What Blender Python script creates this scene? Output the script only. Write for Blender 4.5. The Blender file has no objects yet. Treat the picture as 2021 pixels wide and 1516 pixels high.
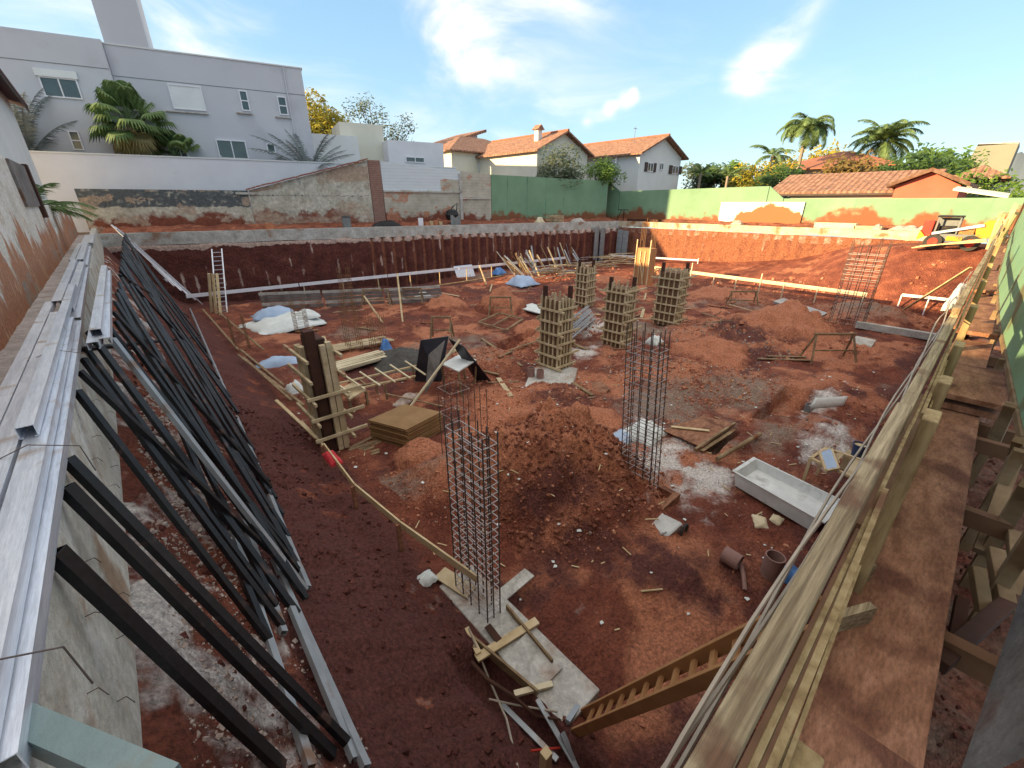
import bpy, math, random
import numpy as np
from mathutils import Vector, Matrix
R = random.Random(7)
SC = bpy.context.scene
COL = SC.collection
# ------------------------------------------------------------------ camera, sky, sun, exposure
F = 830.; CX, CY = 1010.5, 758.; PITCH = math.atan(358/830.); YAW = math.radians(42.0); H = 5.8
cd = bpy.data.cameras.new('camera'); cam = bpy.data.objects.new('camera', cd); COL.objects.link(cam)
cam.location = (0, 0, H); cam.rotation_euler = (math.pi/2-PITCH, 0, -YAW)
cd.sensor_width = 36; cd.lens = F/2021*36; cd.clip_start = .05; cd.clip_end = 3000
SC.camera = cam
SC.view_settings.view_transform = 'Standard'; SC.view_settings.look = 'None'
SC.view_settings.exposure = 1.62; SC.view_settings.gamma = 1
SUN_EL = math.radians(15.5); SUN_AZ = math.atan2(-.89, .455)          # azimuth from +Y towards +X
sd = Vector((math.sin(SUN_AZ)*math.cos(SUN_EL), math.cos(SUN_AZ)*math.cos(SUN_EL), math.sin(SUN_EL)))
sl = bpy.data.lights.new('sun', 'SUN'); sl.energy = 4.4; sl.angle = math.radians(.5); sl.color = (1, .73, .38)
so = bpy.data.objects.new('sun', sl); COL.objects.link(so); so.rotation_euler = sd.to_track_quat('Z', 'Y').to_euler()
so.location = (-20, 20, 40)
w = bpy.data.worlds.new('World'); SC.world = w; w.use_nodes = True
nt = w.node_tree; nt.nodes.clear()
def N(nt, t, **k):
    n = nt.nodes.new(t)
    for a, b in k.items():
        if a.startswith('i_'): n.inputs[int(a[2:])].default_value = b
        else: setattr(n, a, b)
    return n
def pdir(px, py):
    cp, sp = math.cos(PITCH), math.sin(PITCH)
    a = px-CX; v = py-CY; d = F*cp-v*sp; dn = F*sp+v*cp
    return Vector((math.cos(YAW)*a+math.sin(YAW)*d, -math.sin(YAW)*a+math.cos(YAW)*d, -dn))
sky = N(nt, 'ShaderNodeTexSky', sky_type='NISHITA', sun_disc=False, sun_elevation=math.radians(16), sun_rotation=SUN_AZ, air_density=1.0, dust_density=.6, ozone_density=1.6)
bg = N(nt, 'ShaderNodeBackground'); bg.inputs[1].default_value = .15
out = N(nt, 'ShaderNodeOutputWorld'); nt.links.new(bg.outputs[0], out.inputs[0])
tc = N(nt, 'ShaderNodeTexCoord')
nz = N(nt, 'ShaderNodeTexNoise'); nz.inputs['Scale'].default_value = 3.2; nz.inputs['Detail'].default_value = 9; nz.inputs['Roughness'].default_value = .55; nz.inputs['Distortion'].default_value = .6
mp = N(nt, 'ShaderNodeMapping'); mp.inputs['Scale'].default_value = (1, 1, 2.6); mp.inputs['Rotation'].default_value = (.2, .1, .5)
nt.links.new(tc.outputs['Generated'], mp.inputs[0]); nt.links.new(mp.outputs[0], nz.inputs[0])
def math_(op, a, b=None, clamp=False):
    n = N(nt, 'ShaderNodeMath', operation=op, use_clamp=clamp)
    for i, q in enumerate((a, b)):
        if q is None: continue
        if isinstance(q, (int, float)): n.inputs[i].default_value = q
        else: nt.links.new(q, n.inputs[i])
    return n.outputs[0]
def mrange(v, a, b, c, d):
    n = N(nt, 'ShaderNodeMapRange', interpolation_type='SMOOTHSTEP', clamp=True)
    nt.links.new(v, n.inputs[0])
    for i, q in enumerate((a, b, c, d)): n.inputs[i+1].default_value = q
    return n.outputs[0]
tot = None   # clouds stand at fixed directions in the sky
for px, py, r, s in [(850, 30, .15, .8), (930, 60, .14, .8), (1000, 100, .1, .45), (880, 100, .12, .35), (1580, 20, .07, .45), (1510, 135, .06, .5),
                     (620, 90, .10, .35), (700, 120, .08, .35), (480, 60, .22, .45), (1120, 10, .12, .45), (560, 10, .2, .5), (300, 30, .35, .4), (1000, 150, .3, .28), (1620, 160, .1, .25), (100, 60, .3, .5), (1050, 250, .3, .3), (2020, 205, .05, .6)]+[(1250-115*t/12+9*math.sin(t*1.3), 182+75*(t/12)**.8, .012+.006*(t % 3), 1.0-.055*t) for t in range(13)]+[(1610-12*t, 0+13*t, .045+.008*((t*5) % 3), .55) for t in range(13)]:
    d = pdir(px, py).normalized()
    v = N(nt, 'ShaderNodeVectorMath', operation='DISTANCE'); nt.links.new(tc.outputs['Generated'], v.inputs[0]); v.inputs[1].default_value = d
    m = math_('MULTIPLY', mrange(v.outputs['Value'], 0, r, 1, 0), s*.85)
    tot = m if tot is None else math_('ADD', tot, m)
tot = math_('MULTIPLY', tot, mrange(nz.outputs[0], .38, .80, .0, 1.15))
sx0 = N(nt, 'ShaderNodeSeparateXYZ'); nt.links.new(tc.outputs['Generated'], sx0.inputs[0])
tot = math_('ADD', tot, math_('MULTIPLY', mrange(sx0.outputs[2], .46, .62, 0, 1), mrange(nz.outputs[0], .3, .5, .45, 1)))   # unseen broken cloud added overhead to brighten and neutralise the shade
wis = math_('MULTIPLY', mrange(nz.outputs[0], .5, .8, 0, 1), .22)
tot = math_('MINIMUM', math_('ADD', tot, wis), .92, True)
mx = N(nt, 'ShaderNodeMixRGB'); nt.links.new(tot, mx.inputs[0])
hs = N(nt, 'ShaderNodeHueSaturation'); hs.inputs['Saturation'].default_value = .95; hs.inputs['Value'].default_value = 1.0
sx = N(nt, 'ShaderNodeSeparateXYZ'); nt.links.new(tc.outputs['Generated'], sx.inputs[0])
gr = N(nt, 'ShaderNodeValToRGB'); nt.links.new(sx.outputs[2], gr.inputs[0]); ge = gr.color_ramp.elements
ge[0].position = 0; ge[0].color = (.52, .76, .86, 1); ge[1].position = .62; ge[1].color = (.23, .47, .76, 1)
e_ = ge.new(.14); e_.color = (.42, .70, .90, 1); e_ = ge.new(.32); e_.color = (.34, .61, .87, 1)
gs = N(nt, 'ShaderNodeVectorMath', operation='SCALE'); nt.links.new(gr.outputs[0], gs.inputs[0]); gs.inputs['Scale'].default_value = 2.15
mg = N(nt, 'ShaderNodeMixRGB'); mg.inputs[0].default_value = .8
nt.links.new(sky.outputs[0], hs.inputs['Color']); nt.links.new(hs.outputs[0], mg.inputs[1]); nt.links.new(gs.outputs[0], mg.inputs[2]); nt.links.new(mg.outputs[0], mx.inputs[1]); mx.inputs[2].default_value = (3.1, 2.92, 2.7, 1)
nt.links.new(mx.outputs[0], bg.inputs[0])
# ------------------------------------------------------------------ photo pixel -> point of the place
def P(x, y, z=0.):
    r = pdir(x, y); t = (z-H)/r.z; return Vector((r.x*t, r.y*t, z))
def PX(x, y, X):
    r = pdir(x, y); t = X/r.x; return Vector((X, r.y*t, H+r.z*t))
def PY(x, y, Y):
    r = pdir(x, y); t = Y/r.y; return Vector((r.x*t, Y, H+r.z*t))
TH = math.radians(13.5); C0 = Vector((38.5, 28.65, 0)); EV = Vector((-math.cos(TH), math.sin(TH), 0)); NV = Vector((math.sin(TH), math.cos(TH), 0))
def W(s, n, z): return C0+EV*s+NV*n+Vector((0, 0, z))
def PW(x, y, n):
    r = pdir(x, y); t = (C0.dot(NV)+n)/r.dot(NV); q = r*t
    return (q-C0).dot(EV), H+q.z
def V(*a): return Vector(a)
# ------------------------------------------------------------------ mesh helpers
ORG = {}
class MB:
    def __init__(s): s.v = []; s.f = []; s.c = None
    def add(s, vs, fs):
        o = len(s.v); s.v += [tuple(v) for v in vs]; s.f += [tuple(i+o for i in f) for f in fs]; return s
    def bar(s, a, b, w_, h_, up=(0, 0, 1), roll=0):
        a = Vector(a); b = Vector(b); d = (b-a).normalized(); up = Vector(up)
        if abs(d.dot(up)) > .98: up = Vector((0, 1, 0)) if abs(d.y) < .9 else Vector((1, 0, 0))
        x = d.cross(up).normalized(); y = x.cross(d)
        if roll: c, q = math.cos(roll), math.sin(roll); x, y = x*c+y*q, y*c-x*q
        x = x*w_/2; y = y*h_/2
        vs = [a-x-y, a+x-y, a+x+y, a-x+y, b-x-y, b+x-y, b+x+y, b-x+y]
        return s.add(vs, [(0, 3, 2, 1), (4, 5, 6, 7), (0, 1, 5, 4), (1, 2, 6, 5), (2, 3, 7, 6), (3, 0, 4, 7)])
    def box(s, x0, x1, y0, y1, z0, z1):
        return s.add([(x0, y0, z0), (x1, y0, z0), (x1, y1, z0), (x0, y1, z0), (x0, y0, z1), (x1, y0, z1), (x1, y1, z1), (x0, y1, z1)],
                     [(0, 3, 2, 1), (4, 5, 6, 7), (0, 1, 5, 4), (1, 2, 6, 5), (2, 3, 7, 6), (3, 0, 4, 7)])
    def wbox(s, s0, s1, n0, n1, z0, z1):
        p = [W(s1, n0, z0), W(s0, n0, z0), W(s0, n1, z0), W(s1, n1, z0), W(s1, n0, z1), W(s0, n0, z1), W(s0, n1, z1), W(s1, n1, z1)]
        return s.add(p, [(0, 3, 2, 1), (4, 5, 6, 7), (0, 1, 5, 4), (1, 2, 6, 5), (2, 3, 7, 6), (3, 0, 4, 7)])
    def tube(s, a, b, r, n=8, r2=None, cap=True):
        return s.path([a, b], [r, r if r2 is None else r2], n, cap)
    def path(s, pts, r, n=6, cap=True):
        pts = [Vector(p) for p in pts]
        rs = r if isinstance(r, (list, tuple)) else [r]*len(pts)
        o = len(s.v); prev = None
        for i, p in enumerate(pts):
            d = (pts[min(i+1, len(pts)-1)]-pts[max(i-1, 0)]).normalized()
            if prev is None:
                x = d.orthogonal().normalized()
            else: x = (prev-d*prev.dot(d)).normalized()
            prev = x; y = d.cross(x)
            for k in range(n):
                a = 2*math.pi*k/n; s.v.append(tuple(p+(x*math.cos(a)+y*math.sin(a))*rs[i]))
        for i in range(len(pts)-1):
            for k in range(n):
                k2 = (k+1) % n; s.f.append((o+i*n+k, o+i*n+k2, o+i*n+n+k2, o+i*n+n+k))
        if cap:
            s.f.append(tuple(o+k for k in range(n))[::-1]); s.f.append(tuple(o+(len(pts)-1)*n+k for k in range(n)))
        return s
    def prism(s, poly, ext):
        poly = [Vector(p) for p in poly]; n = len(poly); e = Vector(ext)
        return s.add(poly+[p+e for p in poly], [tuple(range(n))[::-1], tuple(range(n, 2*n))]+[(i, (i+1) % n, n+(i+1) % n, n+i) for i in range(n)])
    def lathe(s, c, prof, n=16):
        c = Vector(c); o = len(s.v)
        for r, z in prof:
            for k in range(n):
                a = 2*math.pi*k/n; s.v.append((c.x+r*math.cos(a), c.y+r*math.sin(a), c.z+z))
        for i in range(len(prof)-1):
            for k in range(n):
                k2 = (k+1) % n; s.f.append((o+i*n+k, o+i*n+k2, o+i*n+n+k2, o+i*n+n+k))
        return s
    def stone(s, p, r, rnd=R):
        p = Vector(p); M = Matrix.Rotation(rnd.random()*6.3, 3, 'Z') @ Matrix.Rotation(rnd.random()*6.3, 3, 'X')
        sc = [r*(.6+.8*rnd.random()) for _ in range(3)]
        vs = [p+M @ Vector((x*sc[0]*(.5+.5*rnd.random()), y*sc[1]*(.5+.5*rnd.random()), z*sc[2]*(.5+.5*rnd.random()))) for x in (-1, 1) for y in (-1, 1) for z in (-1, 1)]
        return s.add(vs, [(0, 1, 3, 2), (4, 6, 7, 5), (0, 4, 5, 1), (2, 3, 7, 6), (0, 2, 6, 4), (1, 5, 7, 3)])
    def build(s, name, mat, parent=None, smooth=False, bevel=0):
        vs = np.array(s.v, dtype=np.float64).reshape(-1, 3)
        if parent is None:
            lo = vs.min(0); hi = vs.max(0); org = Vector(((lo[0]+hi[0])/2, (lo[1]+hi[1])/2, lo[2]))
        else: org = ORG[parent.name]
        me = bpy.data.meshes.new(name); me.from_pydata((vs-np.array(org)).tolist(), [], s.f); me.update()
        if s.c is not None:
            at = me.color_attributes.new('m', 'FLOAT_COLOR', 'POINT'); c = np.ones((len(vs), 4)); k = min(len(s.c), len(vs)); c[:, :3] = 0; cc_ = np.array(s.c); c[:, 3] = 0; c[:k, :cc_.shape[1]] = cc_[:k]
            at.data.foreach_set('color', c.ravel())
        o = bpy.data.objects.new(name, me); COL.objects.link(o); me.materials.append(mat)
        if smooth: me.shade_smooth()
        if parent is None: o.location = org
        else: o.parent = parent
        ORG[o.name] = org
        if bevel:
            b = o.modifiers.new('bevel', 'BEVEL'); b.width = bevel; b.segments = 2
        return o
def tag(o, label=None, cat=None, group=None, kind=None):
    if label: o['label'] = label
    if cat: o['category'] = cat
    if group: o['group'] = group
    if kind: o['kind'] = kind
    return o
def T(name, label, cat, loc, group=None):
    o = bpy.data.objects.new(name, None); COL.objects.link(o); o.location = loc; o.empty_display_size = .2
    ORG[o.name] = Vector(loc); return tag(o, label, cat, group)
def copy_tree(o, parent=None, loc=None, label=None, rz=None):
    c = o.copy(); COL.objects.link(c); ORG[c.name] = Vector(loc) if loc is not None else ORG[o.name]
    if parent is not None: c.parent = parent
    if loc is not None: c.location = loc
    if rz is not None: c.rotation_euler = (0, 0, rz)
    if label: c['label'] = label
    for ch in list(o.children): copy_tree(ch, c)
    return c
# ------------------------------------------------------------------ numpy noise
def vn(x, y, seed=0):
    x = np.asarray(x, float); y = np.asarray(y, float)
    xi = np.floor(x).astype(np.int64); yi = np.floor(y).astype(np.int64); fx = x-xi; fy = y-yi
    fx = fx*fx*(3-2*fx); fy = fy*fy*(3-2*fy)
    def h(a, b):
        n = (a*374761393+b*668265263+seed*982451653) & 0x7fffffff
        n = ((n ^ (n >> 13))*1274126177) & 0x7fffffff
        return ((n ^ (n >> 16)) & 0xffff)/65535.
    return (h(xi, yi)*(1-fx)+h(xi+1, yi)*fx)*(1-fy)+(h(xi, yi+1)*(1-fx)+h(xi+1, yi+1)*fx)*fy
def fbm(x, y, seed=0, o=4, g=.5):
    t = 0; a = 1; s = 0
    for i in range(o): t = t+a*vn(x*2**i, y*2**i, seed+i*7); s += a; a *= g
    return t/s
def sst(x, a, b):
    t = np.clip((x-a)/(b-a), 0, 1); return t*t*(3-2*t)
# ------------------------------------------------------------------ materials
def mat(name, cols, scale=4, rough=.85, bump=.3, metal=0, stretch=(1, 1, 1), detail=8, masks=None, bscale=None, dirt=None, spec=.3, bdist=.02, grit=None):
    m = bpy.data.materials.new(name); m.use_nodes = True; nt = m.node_tree; L = nt.links
    b = nt.nodes['Principled BSDF']; b.inputs['Roughness'].default_value = rough; b.inputs['Metallic'].default_value = metal
    b.inputs['Specular IOR Level'].default_value = spec
    tc = N(nt, 'ShaderNodeTexCoord'); mp = N(nt, 'ShaderNodeMapping'); mp.inputs['Scale'].default_value = stretch
    L.new(tc.outputs['Object'], mp.inputs[0])
    nz = N(nt, 'ShaderNodeTexNoise'); nz.inputs['Scale'].default_value = scale; nz.inputs['Detail'].default_value = detail; nz.inputs['Roughness'].default_value = .6
    L.new(mp.outputs[0], nz.inputs[0])
    cr = N(nt, 'ShaderNodeValToRGB'); L.new(nz.outputs[0], cr.inputs[0])
    el = cr.color_ramp.elements; n = len(cols)
    while len(el) < n: el.new(.5)
    for i, c in enumerate(cols): el[i].position = .3+.4*i/max(1, n-1); el[i].color = (*c, 1)
    colr = cr.outputs[0]
    if dirt:
        n2 = N(nt, 'ShaderNodeTexNoise'); n2.inputs['Scale'].default_value = dirt[1]; n2.inputs['Detail'].default_value = 6; L.new(tc.outputs['Object'], n2.inputs[0])
        mr = N(nt, 'ShaderNodeMapRange'); mr.inputs[1].default_value = dirt[2]; mr.inputs[2].default_value = dirt[2]+.12; L.new(n2.outputs[0], mr.inputs[0])
        x = N(nt, 'ShaderNodeMixRGB'); L.new(mr.outputs[0], x.inputs[0]); L.new(colr, x.inputs[1]); x.inputs[2].default_value = (*dirt[0], 1); colr = x.outputs[0]
    if masks:
        at = N(nt, 'ShaderNodeAttribute', attribute_name='m'); sp = N(nt, 'ShaderNodeSeparateColor'); L.new(at.outputs['Color'], sp.inputs[0])
        n3 = N(nt, 'ShaderNodeTexNoise'); n3.inputs['Scale'].default_value = scale*2.2; n3.inputs['Detail'].default_value = 10; n3.inputs['Roughness'].default_value = .7; L.new(tc.outputs['Object'], n3.inputs[0])
        for i, mc in enumerate(masks):
            if mc is None: continue
            a = N(nt, 'ShaderNodeMath', operation='ADD'); L.new(sp.outputs[i] if i < 3 else at.outputs['Alpha'], a.inputs[0]); L.new(n3.outputs[0], a.inputs[1])
            mr = N(nt, 'ShaderNodeMapRange', interpolation_type='SMOOTHSTEP'); mr.inputs[1].default_value = .72; mr.inputs[2].default_value = 1.15; L.new(a.outputs[0], mr.inputs[0])
            x = N(nt, 'ShaderNodeMixRGB'); L.new(mr.outputs[0], x.inputs[0]); L.new(colr, x.inputs[1]); x.inputs[2].default_value = (*mc, 1); colr = x.outputs[0]
    if grit:
        n4 = N(nt, 'ShaderNodeTexNoise'); n4.inputs['Scale'].default_value = grit[0]; n4.inputs['Detail'].default_value = 6; n4.inputs['Roughness'].default_value = .75; L.new(mp.outputs[0], n4.inputs[0])
        mr = N(nt, 'ShaderNodeMapRange'); mr.inputs[1].default_value = .34; mr.inputs[2].default_value = .66; mr.inputs[3].default_value = grit[1]; mr.inputs[4].default_value = grit[2]; L.new(n4.outputs[0], mr.inputs[0])
        x = N(nt, 'ShaderNodeVectorMath', operation='SCALE'); L.new(colr, x.inputs[0]); L.new(mr.outputs[0], x.inputs['Scale']); colr = x.outputs[0]
    L.new(colr, b.inputs['Base Color'])
    if bump:
        nb = N(nt, 'ShaderNodeTexNoise'); nb.inputs['Scale'].default_value = bscale or scale*4; nb.inputs['Detail'].default_value = 8; nb.inputs['Roughness'].default_value = .65; L.new(mp.outputs[0], nb.inputs[0])
        bp = N(nt, 'ShaderNodeBump'); bp.inputs['Strength'].default_value = bump; bp.inputs['Distance'].default_value = bdist
        L.new(nb.outputs[0], bp.inputs['Height']); L.new(bp.outputs[0], b.inputs['Normal'])
    return m
SO = [(.11, .030, .021), (.20, .058, .034), (.32, .105, .058)]
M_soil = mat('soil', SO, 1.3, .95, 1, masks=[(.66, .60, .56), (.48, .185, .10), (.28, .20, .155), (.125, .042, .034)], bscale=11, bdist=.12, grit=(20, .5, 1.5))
M_mound = mat('mound_soil', [(.22, .08, .05), (.36, .15, .095), (.5, .26, .18)], 2.4, .95, 1, bscale=12, bdist=.08)
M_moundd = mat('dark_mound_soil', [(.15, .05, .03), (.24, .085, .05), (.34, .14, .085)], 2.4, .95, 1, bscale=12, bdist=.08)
M_moundg = mat('brown_mound_soil', [(.22, .085, .035), (.33, .13, .055), (.42, .19, .085)], 2.4, .95, 1, bscale=12, bdist=.08)
M_clod = mat('clod', [(.22, .07, .04), (.40, .16, .09), (.55, .28, .19)], 3, .95, .4)
M_pale = mat('pale_rubble', [(.3, .2, .16), (.5, .42, .37)], 5, .9, .4)
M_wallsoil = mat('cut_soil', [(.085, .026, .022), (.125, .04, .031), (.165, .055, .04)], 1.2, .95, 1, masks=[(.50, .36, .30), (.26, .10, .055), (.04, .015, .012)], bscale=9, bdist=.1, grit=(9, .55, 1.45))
M_conc = mat('concrete', [(.34, .32, .28), (.47, .45, .41), (.6, .59, .55)], 2.2, .9, .6, grit=(14, .7, 1.2), dirt=((.3, .19, .13), 1.1, .58), bscale=20)
M_concw = mat('pale_concrete', [(.44, .39, .32), (.58, .55, .48), (.68, .66, .62)], 3, grit=(16, .75, 1.15), rough=.9, bump=.6, dirt=((.36, .25, .17), 2.1, .54), bscale=26) if True else mat('x', [(0, 0, 0), (0, 0, 0)], 3, .85, .5, dirt=((.42, .30, .20), 2.1, .56), bscale=26)
M_wood = mat('weathered_wood', [(.13, .08, .042), (.23, .155, .085), (.33, .24, .14)], 3, .85, .35, stretch=(1, 1, 1), dirt=((.2, .08, .04), 2, .6))
M_form = mat('formwork_wood', [(.35, .265, .15), (.49, .385, .235), (.61, .50, .33)], 3.5, .85, .3, dirt=((.26, .12, .07), 1.6, .6))
M_fply = mat('brown_form_ply', [(.12, .065, .035), (.2, .11, .06)], 3, .85, .2)
M_postw = mat('post_wood', [(.2, .13, .06), (.32, .23, .11), (.42, .32, .17)], 9, .85, .8, stretch=(3, 3, .4), bdist=.004, dirt=((.16, .08, .04), 3, .58))
M_dkb = mat('brown_edge_board', [(.10, .05, .025), (.17, .085, .045)], 3, .85, .3)
M_lad = mat('ladder_wood', [(.32, .15, .06), (.46, .24, .10)], 3, .8, .3)
M_pine = mat('pine_wood', [(.4, .28, .14), (.55, .42, .24), (.63, .5, .32)], 3, .8, .25, dirt=((.35, .18, .09), 2, .62))
M_fresh = mat('cream_wood', [(.55, .46, .3), (.68, .6, .42)], 3, .8, .2)
M_dkwood = mat('dark_wood', [(.04, .018, .012), (.08, .032, .02)], 3, .85, .3)
M_mud = mat('muddy_plywood', [(.17, .075, .04), (.27, .125, .072), (.37, .19, .115)], 9, .9, 1, dirt=((.14, .055, .033), 2.6, .53), bscale=60, stretch=(.5, 1.6, 1), bdist=.006, grit=(55, .68, 1.3))
M_rail = mat('rail_wood', [(.14, .095, .05), (.29, .22, .13), (.46, .37, .23)], 9, .8, .8, stretch=(.22, 6, 6), grit=(26, .7, 1.25), dirt=((.15, .08, .045), 5, .57), bscale=30, bdist=.004)
M_ply = mat('orange_plywood', [(.38, .17, .07), (.48, .24, .11)], 2, .85, .2, stretch=(3, 3, .6))
M_galv = mat('galvanised_steel', [(.50, .53, .60), (.68, .71, .78), (.84, .86, .92)], 3.2, .28, .35, metal=.35, stretch=(5, .4, 5), dirt=((.44, .34, .28), 3.4, .60), spec=.6, bscale=5, bdist=.006, grit=(20, .82, 1.12))
M_galv2 = mat('dull_steel', [(.25, .27, .29), (.4, .42, .44)], 2.2, .5, .12, metal=.5, dirt=((.25, .15, .1), 2, .6))
M_greeny = mat('green_grey_steel', [(.16, .22, .22), (.24, .31, .31)], 4, .35, .2, metal=.3, dirt=((.2, .15, .1), 4, .6))
M_black = mat('black_steel', [(.006, .006, .008), (.012, .012, .014)], 3, .45, .1, dirt=((.075, .042, .034), 5, .6), spec=.3, grit=(30, .5, 1.6))
M_rebar = mat('rebar', [(.085, .065, .06), (.16, .12, .10)], 8, .65, .2, metal=.4)
M_rust = mat('rusty_rebar', [(.16, .08, .04), (.28, .15, .07)], 8, .8, .2)
M_stir = mat('stirrup_steel', [(.34, .3, .29), (.5, .44, .42)], 8, .5, .2, metal=.5)
M_white = mat('white_paint', [(.62, .62, .66), (.70, .70, .74)], .6, .8, .1, bscale=20)
M_lav = mat('lavender_grey_render', [(.50, .51, .55), (.55, .56, .60)], .3, .85, .08, bscale=20, dirt=((.46, .46, .50), .35, .55))
M_cream = mat('cream_render', [(.62, .6, .5), (.7, .68, .58)], .5, .85, .1, bscale=20)
M_lwhite = mat('white_render', [(.62, .63, .62), (.7, .71, .70)], .5, .85, .1, bscale=20)
M_wpaint = mat('board_white_paint', [(.7, .7, .74), (.8, .8, .84)], 3, .6, .1)
M_green = mat('green_painted_fence', [(.15, .26, .16), (.18, .305, .19), (.21, .34, .22)], .45, .8, .12, masks=[(.22, .085, .04), (.55, .5, .4), (.09, .19, .12)], bscale=12)
M_gshut = mat('green_plywood', [(.17, .33, .2), (.22, .4, .26)], 1.2, .7, .2, dirt=((.16, .15, .08), 1.4, .57))
M_greyp = mat('grey_ply', [(.1, .09, .085), (.17, .155, .145), (.22, .2, .19)], 1.6, .8, .5, grit=(25, .75, 1.25), bscale=40, bdist=.004, dirt=((.14, .07, .045), 2, .58))
M_lw = mat('stained_wall', [(.5, .45, .38), (.62, .58, .52), (.72, .69, .65)], 1.1, .9, .8, grit=(12, .72, 1.25), masks=[(.40, .185, .105), (.56, .36, .22), (.3, .27, .23)], bscale=16)
M_old = mat('old_masonry', [(.36, .33, .26), (.48, .45, .37), (.58, .55, .47)], 1.3, .92, .7, grit=(5, .7, 1.3), masks=[(.2, .065, .04), (.10, .11, .115), (.40, .30, .22)], bscale=9, bdist=.04)
M_path = mat('dusty_concrete_path', grit=(18, .7, 1.25), cols=[(.36, .32, .30), (.48, .43, .41), (.58, .54, .52)], scale=2, rough=.92, bump=.7, dirt=((.34, .22, .18), 1.2, .6), bscale=22)
M_earth = mat('ground', [(.12, .07, .04), (.2, .11, .06)], .5, .95, .5)
M_tile = mat('roof_tile', [(.17, .085, .055), (.30, .155, .10), (.44, .27, .19)], 3.2, .85, .5, bscale=6, dirt=((.2, .11, .08), 1.2, .58))
M_tileb = mat('brown_roof_tile', [(.26, .10, .06), (.34, .14, .09)], 2.2, .85, .5, bscale=6)
M_tiled = mat('dark_roof_tile', [(.07, .035, .035), (.12, .05, .05)], 2.2, .85, .4)
def stripe(m, axis, freq, lo=.55):
    nt = m.node_tree; L = nt.links; b = nt.nodes['Principled BSDF']; src = b.inputs['Base Color'].links[0].from_socket
    tc = N(nt, 'ShaderNodeTexCoord'); dp = N(nt, 'ShaderNodeVectorMath', operation='DOT_PRODUCT'); dp.inputs[1].default_value = axis
    L.new(tc.outputs['Object'], dp.inputs[0])
    a = N(nt, 'ShaderNodeMath', operation='MULTIPLY'); L.new(dp.outputs['Value'], a.inputs[0]); a.inputs[1].default_value = freq*6.283
    q = N(nt, 'ShaderNodeMath', operation='SINE'); L.new(a.outputs[0], q.inputs[0])
    r = N(nt, 'ShaderNodeMapRange'); r.inputs[1].default_value = -1; r.inputs[2].default_value = 0; r.inputs[3].default_value = lo; r.inputs[4].default_value = 1; L.new(q.outputs[0], r.inputs[0])
    x = N(nt, 'ShaderNodeMixRGB', blend_type='MULTIPLY'); x.inputs[0].default_value = 1; L.new(src, x.inputs[1]); L.new(r.outputs[0], x.inputs[2]); L.new(x.outputs[0], b.inputs['Base Color']); return m
M_tileY = stripe(M_tile.copy(), (0, 1, 0), 1/.45)          # rolls of tiles running up slopes that face +-X
M_tileX = stripe(M_tile.copy(), (1, 0, 0), 1/.45)
M_block = stripe(mat('block_masonry', [(.36, .33, .26), (.46, .42, .34), (.54, .5, .42)], 1.3, .92, .6, masks=[(.2, .065, .04), (.45, .2, .12), (.62, .66, .68)], bscale=9), (0, 0, 1), 1/.24, .92)
M_red = mat('red_render', [(.5, .11, .07), (.58, .14, .09)], .6, .85, .1)
M_glass = mat('dark_glass', [(.03, .05, .05), (.06, .09, .09)], 1, .12, 0, spec=.8)
M_shut = mat('white_shutter', [(.66, .68, .68), (.74, .76, .76)], 1, .6, 0); stripe(M_shut, (0, 0, 1), 12, .9)
M_dksh = mat('dark_shutter', [(.05, .035, .03), (.09, .06, .05)], 2, .7, 0)
M_trunk = mat('bark', [(.12, .085, .06), (.24, .18, .13)], 6, .95, .6, stretch=(1, 1, .3))
M_ptrunk = mat('palm_bark', [(.2, .16, .12), (.34, .28, .22)], 6, .95, .6, stretch=(1, 1, 4))
def leafm(name, cols):
    m = mat(name, cols, 1.6, .6, 0, spec=.3); b = m.node_tree.nodes['Principled BSDF']
    b.inputs['Transmission Weight'].default_value = 0; b.inputs['Subsurface Weight'].default_value = 0
    nt = m.node_tree; o = nt.nodes['Material Output']; tr = N(nt, 'ShaderNodeBsdfTranslucent'); mx = N(nt, 'ShaderNodeMixShader'); mx.inputs[0].default_value = .3
    nt.links.new(b.inputs['Base Color'].links[0].from_socket, tr.inputs[0]); nt.links.new(b.outputs[0], mx.inputs[1]); nt.links.new(tr.outputs[0], mx.inputs[2]); nt.links.new(mx.outputs[0], o.inputs[0]); return m
M_leaf = leafm('leaf', [(.03, .07, .02), (.06, .12, .03), (.12, .18, .05)])
M_leafg = leafm('grey_green_leaf', [(.06, .09, .05), (.11, .14, .08), (.17, .19, .11)])
M_leafb = leafm('bright_leaf', [(.06, .12, .02), (.11, .2, .03), (.18, .27, .05)])
M_leafy = leafm('yellow_blossom_leaf', [(.08, .12, .02), (.32, .28, .03), (.62, .42, .03)])
M_palm = leafm('palm_leaf', [(.09, .15, .05), (.15, .23, .08), (.23, .31, .12)])
M_palmg = leafm('blue_grey_palm_leaf', [(.12, .15, .15), (.19, .22, .22), (.25, .28, .27)])
M_dry = leafm('dry_palm_leaf', [(.22, .19, .07), (.34, .27, .12)])
M_tarp = mat('white_tarpaulin', [(.55, .58, .56), (.72, .75, .73)], 2, .6, .5)
M_blue = mat('blue_plastic', [(.05, .16, .42), (.14, .3, .62)], 3, .5, .3)
M_lblue = mat('pale_blue_plastic', [(.3, .4, .55), (.42, .52, .68)], 2, .55, .4)
M_yel = mat('yellow_machine_paint', [(.55, .27, .02), (.66, .36, .03)], 2, .6, .05, dirt=((.32, .14, .06), 2, .5))
M_redp = mat('red_paint', [(.4, .03, .02), (.5, .05, .03)], 2, .6, .1, dirt=((.3, .11, .06), 3, .58))
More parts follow.
